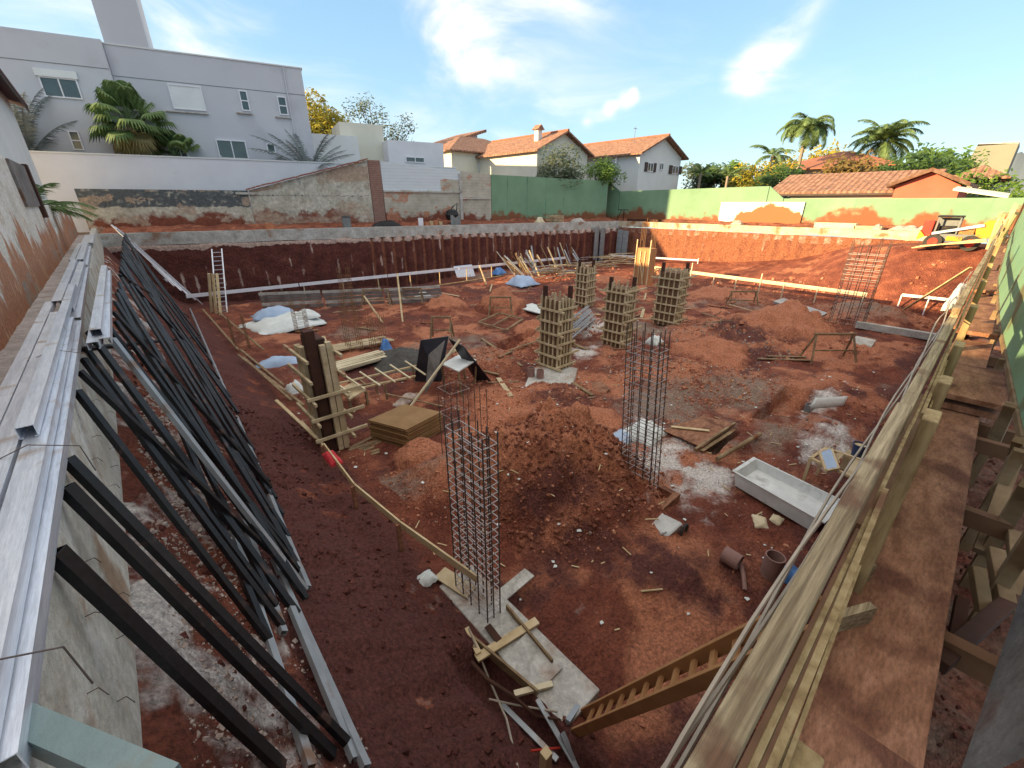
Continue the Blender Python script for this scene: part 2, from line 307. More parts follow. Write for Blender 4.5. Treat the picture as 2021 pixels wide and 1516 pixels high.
M_redcl = mat('red_cloth', [(.4, .02, .03), (.55, .05, .06)], 4, .85, .3)
M_rubber = mat('tyre_rubber', [(.03, .03, .03), (.06, .05, .045)], 4, .85, .2)
M_grey = mat('grey_machine_metal', [(.14, .15, .15), (.22, .23, .23)], 3, .5, .1)
M_clay = mat('clay_pipe', [(.23, .13, .11), (.33, .2, .17)], 3, .85, .3)
M_trof = mat('cement_coated_steel', [(.55, .57, .56), (.72, .74, .73)], 3, .7, .5, dirt=((.38, .37, .35), 2, .6))
M_hill = mat('hazy_blue_hill', [(.1, .13, .17), (.13, .16, .2)], .02, .95, 0)  # distance haze put into the hill's blue-grey colour
M_cable = mat('cable', [(.3, .25, .2), (.45, .38, .3)], 8, .7, 0)
M_terr = mat('terracotta', [(.4, .15, .07), (.5, .2, .1)], 3, .8, .2)
# ------------------------------------------------------------------ sheets with masks
def sheet(fn, us, vs_, mask, name, m, thick=None, kind='structure', parent=None, smooth=True):
    """fn(U,V)->(x,y,z) arrays"""
    U, Vv = np.meshgrid(us, vs_, indexing='ij'); X, Y, Z = fn(U, Vv)
    nu, nv = U.shape; b = MB()
    b.v = list(map(tuple, np.stack([X.ravel(), Y.ravel(), Z.ravel()], 1)))
    i = np.arange(nu*nv).reshape(nu, nv)
    b.f = list(map(tuple, np.stack([i[:-1, :-1].ravel(), i[1:, :-1].ravel(), i[1:, 1:].ravel(), i[:-1, 1:].ravel()], 1)))
    b.c = list(map(tuple, np.stack([q.ravel() for q in mask(U, Vv)], 1)))
    if thick is not None:
        e = Vector(thick); rim = list(i[:, 0])+list(i[-1, 1:])+list(i[-2::-1, -1])+list(i[0, -2:0:-1]); rim = [int(q) for q in rim]
        o = len(b.v); b.v += [tuple(Vector(b.v[q])+e) for q in rim]; n = len(rim)
        b.c += [b.c[q] for q in rim]
        b.f += [(rim[k], o+k, o+(k+1) % n, rim[(k+1) % n]) for k in range(n)]; b.f.append(tuple(o+k for k in range(n)))
    ob = b.build(name, m, parent, smooth=smooth)
    if kind: ob['kind'] = kind
    return ob
Z0 = lambda U: U*0
# pit floor height
LX = [-.62, -.45, -.3, .1, .35, .7, 1.2, 1.8, 2.3, 2.75, 3.3]; LZ = [3.30, 3.16, 2.85, 2.1, 1.75, 1.35, .95, .5, .18, .02, 0]
def mnd(x, y, cx, cy, r, h, ry=None, seed=1):
    d = np.sqrt(((x-cx)/r)**2+((y-cy)/(ry or r))**2); d = d*(1+.35*(fbm(x*1.3, y*1.3, seed)-.5))
    return h*np.clip(1-d, 0, 1)**1.15*(1+.0*d)
HMND = [(6.2, 5.1, 2.3, 1.6), (4.9, 6.0, 1.7, .7), (4.2, 6.9, 1.5, .45), (9.3, 8.0, 1.6, .35), (14., 6.6, 2.6, .5), (9.4, 12.2, 2.2, .6), (13, 12.6, 2., .6), (20.5, 7.2, 3.2, .8), (24.5, 6., 2.5, .8), (7.6, 9.0, 2.0, .35), (17.5, 12, 2.5, .5), (29, 11, 4, .5), (30, 4, 3.5, .7), (16, 2.6, 2.5, .4), (13, 1.8, 2, .35), (5.6, 2.2, 1.6, .14), (22, 3, 3, .35)]
def hz(x, y):
    xs = x+.35*(fbm(y*.35, x*0+3, 5)-.5)*np.clip(x+.4, 0, 1)
    z = np.interp(xs, LX, LZ)
    rib = (fbm(x*1.1, y*2.6, 9, 5)-.5)*1.25
    sl = np.clip(z*1.5, 0, 1)*np.clip((x+.3)*3, 0, 1); z = z+rib*.30*sl
    rough = np.clip((.25-x)*4, 0, 1); z = z+(fbm(x*5, y*5, 21, 4)-.5)*.35*rough*np.clip((x+.6)*6, 0, 1)
    x0 = np.interp(y, [4, 10, 20, 27], [32.6, 34, 37.5, 38.6]); zm = np.interp(y, [3, 7, 11, 16, 24], [3.4, 2.9, 1.6, .9, .5])
    t = np.clip((x-x0)/(np.interp(y, [5, 9], [37.2, 40.9])-x0), 0, 1); z = z+zm*t**.8
    fl = 1-np.clip(z, 0, 1)
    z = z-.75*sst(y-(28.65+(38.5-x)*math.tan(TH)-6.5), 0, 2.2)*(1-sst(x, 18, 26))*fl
    z = z+fl*((fbm(x*.35, y*.35, 2)-.5)*.35+(fbm(x*1.6, y*1.6, 3)-.5)*.22+(fbm(x*6, y*6, 4, 3)-.5)*.07)
    for i, q in enumerate(HMND): z = np.maximum(z, z*.5+mnd(x, y, q[0], q[1], q[2], q[3], seed=i+30)*1.0+.0) if False else z+mnd(x, y, q[0], q[1], q[2], q[3], seed=i+30)*(.55+.9*fbm(x*2.6, y*2.6, 8+i, 5))
    for cx, cy, hw, hh, dp in [(10.75, 3.75, .75, .38, .8), (13.9, 2.9, 1.3, .5, .45), (12.35, 13.4, 1.2, .6, .6), (2.05, 1.9, .28, 1.2, .35), (7.2, 7.3, .9, .5, .25)]:
        d = np.maximum(np.abs(x-cx)/hw, np.abs(y-cy)/hh); z = z-dp*sst(-d, -1.15, -.95)
    return z
def hz1(x, y): return float(hz(np.array([float(x)]), np.array([float(y)]))[0])
def PG(px, py, dz=0):                                               # point of the ground seen at a photo pixel
    z = 0
    for _ in range(6):
        q = P(px, py, z+dz); z = max(-.5, min(3.4, hz1(q.x, q.y)))
    return Vector((q.x, q.y, z+dz))
def blob(x, y, cx, cy, rx, ry=None, seed=0): return np.clip(1.25-np.sqrt(((x-cx)/rx)**2+((y-cy)/(ry or rx))**2)*(.8+.5*fbm(x*1.5, y*1.5, seed+50)), 0, 1)
def fmask(x, y):
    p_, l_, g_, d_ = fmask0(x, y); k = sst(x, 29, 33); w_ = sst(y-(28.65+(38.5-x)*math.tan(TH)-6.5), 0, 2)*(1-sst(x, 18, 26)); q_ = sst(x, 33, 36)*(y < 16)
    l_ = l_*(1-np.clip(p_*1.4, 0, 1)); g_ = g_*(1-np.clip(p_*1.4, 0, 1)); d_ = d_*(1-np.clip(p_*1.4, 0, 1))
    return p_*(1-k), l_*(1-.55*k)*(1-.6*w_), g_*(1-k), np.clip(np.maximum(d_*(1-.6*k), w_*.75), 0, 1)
def fmask0(x, y):
    n = fbm(x*.5, y*.5, 61); n2 = fbm(x*1.8, y*1.8, 62, 5)
    pale = Z0(x)
    for a in [(8.3, 3.0, 1.6, .9), (9.0, 4.1, 1.5, .9), (7.9, 3.9, 1.0, .9), (8.8, 5.3, .8, .5), (9.6, 5.0, .9, .7), (12.6, 1.6, 1.6, .8), (13.5, 10.5, 1.6, .9), (2.9, 2.7, .35, .9), (16.5, 12.5, 1.8), (15, 2.3, 1.2, .6)]: pale = np.maximum(pale, blob(x, y, *a)*.9*np.clip(.35+1.3*(fbm(x*2.2, y*2.2, 77, 5)-.22), 0, 1))
    pale = np.maximum(pale, (x < .2)*np.clip(2.2*fbm(x*4, y*3.2, 63, 6)-.85, 0, 1)*.75)*1.0
    pale = pale+(n2 > .70)*.22
    lite = np.clip((fbm(x*.8, y*.8, 66, 5)-.42)*3.2, 0, .9)*np.clip((n-.25)*3, .2, 1)+.1*np.clip((x-4)/6, 0, 1)
    for q in HMND: lite = np.maximum(lite, blob(x, y, q[0], q[1], q[2]*.9)*.7)
    lite = lite*np.clip((x-2.2)/1.2, .12, 1)
    g = np.clip((fbm(x*.4+9, y*.4, 64)-.5)*2.2, 0, .5)*(x > 3)
    for a in [(11.5, 5.8, 3.0, 1.8), (14.5, 4.3, 2.6, 1.6), (12.5, 2.5, 2.5, 1), (18.5, 10.5, 2.5, 2), (10.2, 9.3, 1.5, .8), (30, 4, 3, 3)]: g = np.maximum(g, blob(x, y, *a)*.6)
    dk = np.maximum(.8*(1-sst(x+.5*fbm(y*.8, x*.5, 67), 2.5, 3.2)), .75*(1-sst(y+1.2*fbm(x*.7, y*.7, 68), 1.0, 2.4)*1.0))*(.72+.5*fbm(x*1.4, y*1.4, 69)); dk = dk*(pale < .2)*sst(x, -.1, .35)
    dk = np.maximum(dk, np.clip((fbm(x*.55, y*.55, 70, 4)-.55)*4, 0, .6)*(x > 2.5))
    return pale, lite, g, np.clip(dk, 0, 1)
# ================================================================== THE SETTING
xs = np.concatenate([np.arange(-.62, 3, .045), np.arange(3, 12, .085), np.arange(12, 41.2, .2)])
ys = np.concatenate([np.arange(-.05, 8, .05), np.arange(8, 16, .1), np.arange(16, 39.2, .22)])
def ff(U, Vv):
    far = 28.65+(38.5-U)*math.tan(TH)+.1
    Y = np.minimum(Vv, far); return U, Y, hz(U, Y)
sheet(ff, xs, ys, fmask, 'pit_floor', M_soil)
yl = lambda x: 28.65+(38.5-x)*math.tan(TH)+.02
b = MB(); G0 = 3.93
for q in [[(-700, -700), (-.75, -700), (-.75, 700), (-700, 700)], [(-.75, -700), (700, -700), (700, -1.3), (-.75, -1.3)], [(41.0, -1.3), (700, -1.3), (700, 700), (41.0, 700)], [(-.75, yl(-.75)), (41.0, yl(41.)), (41.0, 700), (-.75, 700)]]:
    b.add([(x, y, G0) for x, y in q], [(0, 1, 2, 3)])
b.build('ground', M_earth)['kind'] = 'structure'
# left concrete path between the stained wall and the grade beam
def pf(U, Vv): return U, Vv, 3.99+(fbm(U*3, Vv*3, 71)-.5)*.06
sheet(pf, np.arange(-1.52, -.70, .08), np.arange(-.5, 37.8, .12), lambda U, Vv: (Z0(U), Z0(U), Z0(U)), 'side_path', M_path)
def tf(U, Vv):
    z = 3.45+.45*sst(U, 5, 9)+(fbm(U*3, Vv*3, 72, 5)-.5)*.22; return U, Vv, np.where(Vv > -.05, np.minimum(z, 3.7), z)
sheet(tf, np.concatenate([np.arange(-.8, 9, .07), np.arange(9, 41.2, .25)]), np.arange(-1.35, .05, .08), lambda U, Vv: (.25*(fbm(U*4, Vv*4, 73) > .66), Z0(U), .4+Z0(U)), 'trench_floor', M_soil)
# cut earth faces
def wallmask(s, z):
    pale = Z0(s)
    k = 0
    rr = random.Random(3)
    for i in range(46):
        c = .6+i*.86+rr.uniform(-.15, .15); top = rr.uniform(.6, 3.0); ln = rr.uniform(.5, 1.9); a = rr.uniform(.25, .75)
        wv = c+.10*(fbm(z*2, z*0+i, 80)-.5)
        pale = np.maximum(pale, 1.35*a*np.clip(1-np.abs(s-wv)/(.07+.16*fbm(z*4, z*0+i, 81)), 0, 1)*sst(z, top-ln, top-ln*.6)*(1-sst(z, top-.1, top+.25)))
    pale = np.maximum(pale, .85*sst(z+.35*fbm(s*1.4, z*0, 82)+.2*fbm(s*5, z*3, 84), 3.13, 3.3))
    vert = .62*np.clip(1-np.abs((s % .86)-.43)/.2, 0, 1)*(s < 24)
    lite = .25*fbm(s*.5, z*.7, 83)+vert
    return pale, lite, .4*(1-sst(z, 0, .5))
def wf(U, Vv):
    d = -.06-.22*(fbm(U*.7, Vv*.9, 85)-.45)-.06*fbm(U*4, Vv*4, 86)-.13*np.cos(U/.86*6.283)*(U < 24)+.15*sst(Vv, 3.1, 3.35)
    return C0.x+EV.x*U+NV.x*(d-.0), C0.y+EV.y*U+NV.y*d, Vv
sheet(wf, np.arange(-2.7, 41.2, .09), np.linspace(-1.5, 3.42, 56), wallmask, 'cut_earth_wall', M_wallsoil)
def wf2(U, Vv):
    d = -.05-.25*(fbm(U*.7, Vv*.9, 95)-.45)-.08*fbm(U*4, Vv*4, 96)
    return 40.75+d, 28.4-U, Vv
def wm2(s, z):
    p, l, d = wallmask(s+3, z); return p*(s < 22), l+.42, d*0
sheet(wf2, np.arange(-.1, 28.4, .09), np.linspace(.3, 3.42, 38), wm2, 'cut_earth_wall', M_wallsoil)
def nf(U, Vv): return U, -.03+.1*(fbm(U*1.3, Vv*1.3, 97)-.5), Vv
sheet(nf, np.arange(-.7, 41, .15), np.linspace(-.6, 3.95, 24), lambda U, Vv: (Z0(U), .2*fbm(U, Vv, 98), Z0(U)), 'cut_earth_wall', M_wallsoil)
# soil banks behind the beams
def bf(U, Vv):
    h = 3.95+.4*sst(Vv, .5, 2.4)*(.2+fbm(U*.9, Vv*.9, 101, 5)) + .1*fbm(U*3, Vv*3, 102)
    return C0.x+EV.x*U+NV.x*Vv, C0.y+EV.y*U+NV.y*Vv, h
sheet(bf, np.arange(-2.5, 40.3, .15), np.arange(.33, 2.5, .15), lambda U, Vv: (Z0(U), .2+.3*fbm(U*.7, Vv, 103), Z0(U)), 'earth_bank', M_soil)
def bf2(U, Vv):
    h = 3.95+.3*sst(Vv, .8, 2.2)*(.2+fbm(U*.9, Vv*.9, 104, 5)) + .1*fbm(U*3, Vv*3, 105)
    return 40.85+Vv, 30.4-U, h
sheet(bf2, np.arange(0, 31.5, .15), np.arange(.0, 2.3, .15), lambda U, Vv: (Z0(U), .2+.3*fbm(U*.7, Vv, 106), Z0(U)), 'earth_bank', M_soil)
# grade beams on top of the cut
def beam(pts_fn, L0, name, label, m, du=.12):
    us = np.arange(0, L0, du)
    return sheet(lambda U, Vv: pts_fn(U, Vv), us, np.array([0, .15, .3, .45, .6, .7, .7401, .76, .9, 1.]), lambda U, Vv: (Z0(U), Z0(U), Z0(U)), name, m, thick=None, kind=None, smooth=False)
def beamW(U, Vv):
    zb = 3.20+.10*(fbm(U*.9, U*0, 110)-.5)+.05*fbm(U*4, U*0, 111); n = np.where(Vv <= .7, -.07, -.07+(Vv-.7)/.3*.42); z = np.where(Vv <= .7, zb+(4.0-zb)*Vv/.7, 4.0+.02*(fbm(U*2, U*0, 112)-.5)); n = n+.015*fbm(U*3, Vv*3, 113)
    s = U-2.7; return C0.x+EV.x*s+NV.x*n, C0.y+EV.y*s+NV.y*n, z
tag(beam(beamW, 43.6, 'grade_beam', '', M_conc), 'long pale concrete beam on the edge of the dark back wall of the pit', 'concrete beam')
def beamX(U, Vv):
    zb = 3.42+.18*(fbm(U*.9, U*0, 114)-.5)+.08*fbm(U*4, U*0, 115); n = np.where(Vv <= .7, -.1, -.1+(Vv-.7)/.3*.42); z = np.where(Vv <= .7, zb+(4.0-zb)*Vv/.7, 4.0+.03*(fbm(U*2, U*0, 116)-.5))
    return 40.7+n+.03*fbm(U*3, Vv*3, 117), 28.8-U, z
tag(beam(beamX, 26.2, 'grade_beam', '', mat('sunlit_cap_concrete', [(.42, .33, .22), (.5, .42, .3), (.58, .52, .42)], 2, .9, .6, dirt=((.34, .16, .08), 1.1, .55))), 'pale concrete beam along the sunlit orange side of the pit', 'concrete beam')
def beamL(U, Vv):
    zb = 3.28+.05*(fbm(U*1.5, U*0, 118)-.5); n = np.where(Vv <= .76, -.57+.0*U, -.57-(Vv-.76)/.24*.22); z = np.where(Vv <= .74, zb+(4.38-zb)*np.minimum(Vv, .74)/.74, 4.38)
    return n+.006*fbm(U*3, Vv*3, 119), U-.2, z
bl = beam(beamL, 37.6, 'grade_beam', '', M_concw, .1)
tag(bl, 'pale concrete beam under the leaning steel tubes beside the path', 'concrete beam')
b = MB()      # wire ends sticking out of the beam face
for i in range(60):
    y = 1.3+i*.22+R.uniform(-.05, .05); z = 3.60+.4*(i % 2)+R.uniform(-.04, .04)
    b.path([(-.575, y, z), (-.53, y-.01, z+.01), (-.51, y-.03, z-.02+R.uniform(-.02, .03))], .0022, 4)
b.build('wire_end', M_rebar, bl)['kind'] = 'stuff'
# ------------------------------------------------------------------ left boundary wall (stained)
def lm(U, Vv):
    y, z = U, Vv; hgt = fbm(y*1.1, y*0, 121, 3)
    top = 4.35+1.7*hgt+.9*(fbm(y*6, z*.5, 122, 4)-.5); red = sst(top-z, -.35, .35)*.75+.2*fbm(y*9, z*.7, 123, 3)
    st = np.clip(1-np.abs(fbm(y*3.4, z*.35, 124, 3)-.5)/.05, 0, 1)*.6
    return red*(.75+.25*vn(y*9, z*.5, 125)), st*.9*(z < 6), .45*(fbm(y*.8, z*1.2, 126) > .62)
L_PARTS = [(-2, 21.3, 6.85, 'tall whitewashed wall stained with red soil beside the path'), (21.5, 38.4, 5.75, 'lower stained wall between the brown post and the back corner')]
for y0, y1, zt, lab in L_PARTS:
    o = sheet(lambda U, Vv: (-1.5+.02*fbm(U*3, Vv*3, 127), U, Vv), np.arange(y0, y1, .1), np.arange(3.9, zt+.01, .07), lm, 'boundary_wall', M_lw, thick=(-.18, 0, 0), kind=None)
    tag(o, lab, 'wall')
b = MB(); b.box(-1.50, -1.38, 21.0, 21.5, 5.35, 6.9); tag(b.build('post', M_dkwood), 'dark brown timber post standing against the stained side wall', 'post')
b = MB(); b.box(-1.49, -1.43, 17.5, 20.9, 5.7, 6.83); tag(b.build('panel', M_greyp), 'grey board fixed to the top of the stained wall beside the brown post', 'panel')
# neighbour's white house with dark eaves at far left
h = T('white_house', 'white house with dark tiled eaves at the left edge', 'house', (-6, 32, 3.93))
MB().box(-9, -2.15, 15.5, 37.5, 3.93, 10.9).build('wall', M_lwhite, h)
b = MB(); b.prism([(-1.55, 14.8, 10.6), (-1.55, 14.8, 10.8), (-5.6, 14.8, 12.3), (-9.6, 14.8, 10.8), (-9.6, 14.8, 10.6), (-5.6, 14.8, 12.1)], (0, 23.8, 0)); b.build('roof', M_tiled, h)
b = MB(); b.box(-1.62, -1.57, 14.8, 38.6, 10.45, 10.66); b.build('eave_board', M_dksh, h)
# ------------------------------------------------------------------ back boundary: old walls, white fence, green fence
def bwall(name, label, cat, s0, s1, ztop, m, mask, thick=.18, n=2.5, zb=3.9, rough=.04):
    us = np.linspace(s1, s0, max(2, int((s1-s0)/.1)+1)); vs_ = np.linspace(0, 1, 46)
    def fn(U, Vv):
        zt = np.interp(U, [s0, s1], ztop[::-1]) ; z = zb+(zt-zb)*Vv; d = n-rough*fbm(U*2, z*2, 131)
        return C0.x+EV.x*U+NV.x*d, C0.y+EV.y*U+NV.y*d, z
    def mk(U, Vv):
        zt = np.interp(U, [s0, s1], ztop[::-1]); return mask(U, zb+(zt-zb)*Vv)
    e = NV*thick; o = sheet(fn, us, vs_, mk, name, m, thick=(e.x, e.y, 0), kind=None, smooth=False); return tag(o, label, cat)
def splash(s, z, seed=1, base=4.35, amp=1.5): return .8*sst(base+amp*(fbm(s*.55, z*0, seed, 3)-.35)+.9*(fbm(s*3, z*3, seed+1, 5)-.5)-z, -.75, .55)
def mA(s, z): return splash(s, z, 141, 4.5), np.clip(.85*sst(z+.25*fbm(s*2, z*2, 142), 5.55, 5.7)*(.25+1.1*fbm(s*5, z*7, 143, 5)), 0, .8), .5*(fbm(s*1.1, z*1.5, 144) > .63)
def mB(s, z): return splash(s, z, 145, 4.5), .55*(fbm(s*.8, z*1.5, 146) > .68), .62*np.clip((fbm(s*.45, z*.9, 147)-.42)*3, 0, 1)
bwall('old_wall', 'low mottled black and grey old wall at the back beside the palm', 'wall', 31.6, 41.2, (6.62, 6.62), M_old, mA)
o = bwall('gabled_wall', 'weathered masonry wall rising in a slope to a peak at the back', 'wall', 22.75, 31.55, (6.62, 8.95), M_old, lambda s, z: (splash(s, z, 145, 4.5), .5*(np.abs(z-6.3) < .05)+.3*(fbm(s, z, 11) > .66), .6*np.clip((fbm(s*.45, z*.9, 147)-.42)*3, 0, 1)+.45*(z > 6.5+ (31.5-s)*.12)*(fbm(s*.5, z*.5, 19) > .5)))
b = MB(); a = W(31.7, 2.4, 6.68); c = W(22.7, 2.4, 9.02); n_ = 26
for i in range(n_): b.bar(a.lerp(c, i/n_)+V(0, 0, R.uniform(-.015, .03)), a.lerp(c, (i+.93)/n_)+V(0, 0, R.uniform(-.01, .03)), .42, .09)
b.build('coping_tiles', M_tileb, o)
MB().wbox(31.0, 32.4, 2.3, 2.7, 6.35, 6.5).build('ledge', M_conc, o)
o = bwall('brick_pier', 'reddish brown brick strip at the peak of the back wall', 'wall', 21.75, 22.7, (8.97, 8.97), stripe(mat('brown_brick', [(.24, .13, .1), (.34, .2, .16)], 4, .9, .5), (0, 0, 1), 1/.16, .7), lambda s, z: (Z0(s), Z0(s), Z0(s)))
def mC(s, z):
    blue = (z > 6.75)*((s > 16.6) | ((z > 8.0) & (s > 14.9)) | ((s > 14.7)&(s<16.6)&(z>7.7)))
    return splash(s, z, 148, 4.5), .5*(fbm(s*.8, z*1.5, 149) > .64), blue*.95
M_blk2 = M_block
o = bwall('block_wall', 'concrete block wall with a pale blue painted upper band beside the green fence', 'wall', 11.65, 21.7, (8.95, 8.15), M_blk2, mC)
b = MB(); b.wbox(14.6, 21.7, 2.36, 2.5, 6.62, 6.74); b.wbox(14.6, 14.85, 2.36, 2.5, 4.0, 8.2); b.wbox(11.7, 14.6, 2.36, 2.5, 6.1, 6.2); b.build('concrete_band', M_conc, o)
# white neighbour fence and green fence
b = MB(); b.wbox(14.5, 62, 4.0, 4.2, 3.9, 8.72); tag(b.build('white_wall', M_white), 'long clean white wall above the mottled old wall', 'wall')
b = MB(); b.wbox(14.5, 62, 3.95, 4.25, 8.72, 8.8); b.build('coping', M_lwhite, bpy.data.objects['white_wall'])
def gm(s, z): return splash(s, z, 151, 4.35, 1.1), Z0(s), .35*(np.abs((s % 2.2)-1.1) < .03)+.3*fbm(s*.4, z, 152)
bwall('green_fence', 'shaded green painted fence between the block wall and the corner', 'fence', -2.45, 11.6, (8.2, 7.95), M_green, gm, rough=.02)
def gfence(y0, y1, z0, z1, label, X=43.):
    us = np.linspace(y1, y0, int((y1-y0)/.12)+1); vs_ = np.linspace(0, 1, 40)
    zt = lambda U: np.interp(U, [y0, y1], [z0, z1])
    def fn(U, Vv): z = 3.9+(zt(U)-3.9)*Vv; return X-.02*fbm(U*2, z*2, 153), U, z
    def mk(U, Vv):
        z = 3.9+(zt(U)-3.9)*Vv; return splash(U, z, 154, 4.55, 1.7), Z0(U), .35*(np.abs((U % 2.4)-1.2) < .03)
    return tag(sheet(fn, us, vs_, mk, 'green_fence', M_green, thick=(.15, 0, 0), kind=None, smooth=False), label, 'fence')
gfence(29.95, 31.6, 6.95, 8.0, 'raked green fence piece dropping down from the corner')
gfence(14.8, 29.9, 7.1, 6.95, 'tall sunlit green fence below the houses')
gfence(13.5, 14.75, 6.12, 7.1, 'short sloped green fence piece by the end of the long tiled roof')
gfence(-1.2, 13.45, 6.08, 6.12, 'lower sunlit green fence behind the compact loader')
def wpm(U, Vv): return .9*sst(.75*fbm(U*.55+2.2, U*0, 161, 3)+.35*np.sin(U*.95+.5)+.7*(fbm(U*2.4, Vv*2.4, 162, 5)-.36)-Vv*1.0+.12, -.15, .3), Z0(U), Z0(U)
o = sheet(lambda U, Vv: (42.85+.03*fbm(U, Vv, 3), U, 4.1+Vv*1.75), np.linspace(18.6, 11.8, 80), np.linspace(0, 1, 40), wpm, 'painted_board', mat('white_panel_paint', [(.7, .68, .6), (.8, .78, .72)], 2, .8, .1, masks=[(.34, .12, .05), None, None]), thick=(.06, 0, 0), kind=None, smooth=False)
tag(o, 'white board with red soil heaped against it on the sunlit green fence', 'panel')
# ------------------------------------------------------------------ big grey-lavender house
def window(parent, s0, s1, z0, z1, n, kind='slide', fr=.07):
    wf_ = MB()
    wf_.wbox(s0, s1, n-.09, n+.02, z1-fr, z1); wf_.wbox(s0, s1, n-.09, n+.02, z0, z0+fr)
    wf_.wbox(s0, s0+fr, n-.09, n+.02, z0+fr, z1-fr); wf_.wbox(s1-fr, s1, n-.09, n+.02, z0+fr, z1-fr)
    if kind in ('slide', 'box'): m_ = (s0+s1)/2; wf_.wbox(m_-fr/2, m_+fr/2, n-.08, n+.02, z0+fr, z1-fr)
    if kind == 'tilt': m_ = (z0+z1)/2; wf_.wbox(s0+fr, s1-fr, n-.08, n+.02, m_-fr/2, m_+fr/2)
    o = wf_.build('window', M_wpaint, parent)
    if kind != 'shutter': MB().wbox(s0+fr, s1-fr, n-.03, n-.01, z0+fr, z1-fr).build('pane', M_glass, o)
    else: MB().wbox(s0+fr, s1-fr, n-.05, n-.01, z0+fr, z1-fr).build('shutter', M_shut, o)
    if kind == 'box': MB().wbox(s0-.1, s1+.1, n-.16, n+.0, z1, z1+.42).build('shutter_box', M_shut, o)
    return o
hn = 7.0
def rect(x0, y0, x1, y1, n=hn):
    a = PW(x0, y0, n); c = PW(x1, y1, n); return min(a[0], c[0]), max(a[0], c[0]), min(a[1], c[1]), max(a[1], c[1])
hs_ = T('modern_house', 'large pale lavender grey flat roofed house with a tall tower', 'house', W(35, 12, 3.93))
b = MB(); b.wbox(26.1, 38.2, hn, hn+12, 3.93, 15.6); b.build('wall', M_lav, hs_)
b = MB(); b.wbox(38.22, 50, hn-.35, hn+12, 3.93, 15.75); b.build('side_wing', M_lav, hs_)
b = MB(); b.wbox(26.0, 38.2, hn-.05, hn+12.1, 15.6, 15.68); b.build('parapet', M_lwhite, hs_)
b = MB(); b.wbox(35.7, 38.1, hn-.02, hn+2.4, 15.69, 24); b.build('tower', M_lav, hs_)
for ww, k in [((75, 150, 165, 197), 'box'), ((330, 165, 408, 220), 'shutter'), ((470, 178, 495, 220), 'tilt'), ((546, 190, 570, 228), 'tilt'), ((425, 275, 492, 315), 'slide'), ((525, 283, 545, 302), 'one'), ((133, 258, 168, 297), 'tilt'), ((340, 292, 375, 318), 'slide'), ((580, 288, 603, 305), 'one')]:
    nn_ = hn-.35 if ww[2] < 200 else hn
    r_ = rect(*ww, n=nn_); window(hs_, *r_, nn_, k)
b = MB(); b.wbox(26.1, 38.2, hn-.015, hn-.002, 13.80, 13.84); b.wbox(38.24, 60, hn-.365, hn-.352, 14.1, 14.14); b.build('groove', M_grey, hs_)
b = MB()
for ww in ((330, 222, 408, 224), (470, 222, 495, 224), (546, 230, 570, 232), (425, 317, 492, 319)): r_ = rect(*ww); b.wbox(r_[0]-.1, r_[1]+.1, hn-.16, hn+.01, r_[3]-.08, r_[3]+.0)
b.build('window_sill', M_conc, hs_)
b = MB(); b.tube(W(27.4, hn-.06, 4), W(27.4, hn-.06, 15.5), .06, 8); b.tube(W(33.0, hn-.06, 4), W(33.0, hn-.06, 9.2), .05, 8); b.build('downpipe', M_lav, hs_)
# white cubic houses behind
h2 = T('white_cubic_house', 'small white flat roofed house in steps beside the large grey house', 'house', W(20, 13, 3.93))
def wb(h, x0, y0, x1, y1, n, dep, m, name='wall', z0=None):
    r_ = rect(x0, y0, x1, y1, n); b = MB(); b.wbox(r_[0], r_[1], n, n+dep, 3.93 if z0 is None else r_[2], r_[3]); return b.build(name, m, h)
wb(h2, 598, 262, 712, 320, 9.5, 4, M_lwhite); wb(h2, 668, 240, 762, 320, 11, 5, M_cream, 'tower'); wb(h2, 764, 276, 877, 330, 9, 5, M_white, 'annex')
r_ = rect(800, 309, 838, 322, 9); window(h2, *r_, 9, 'slide')
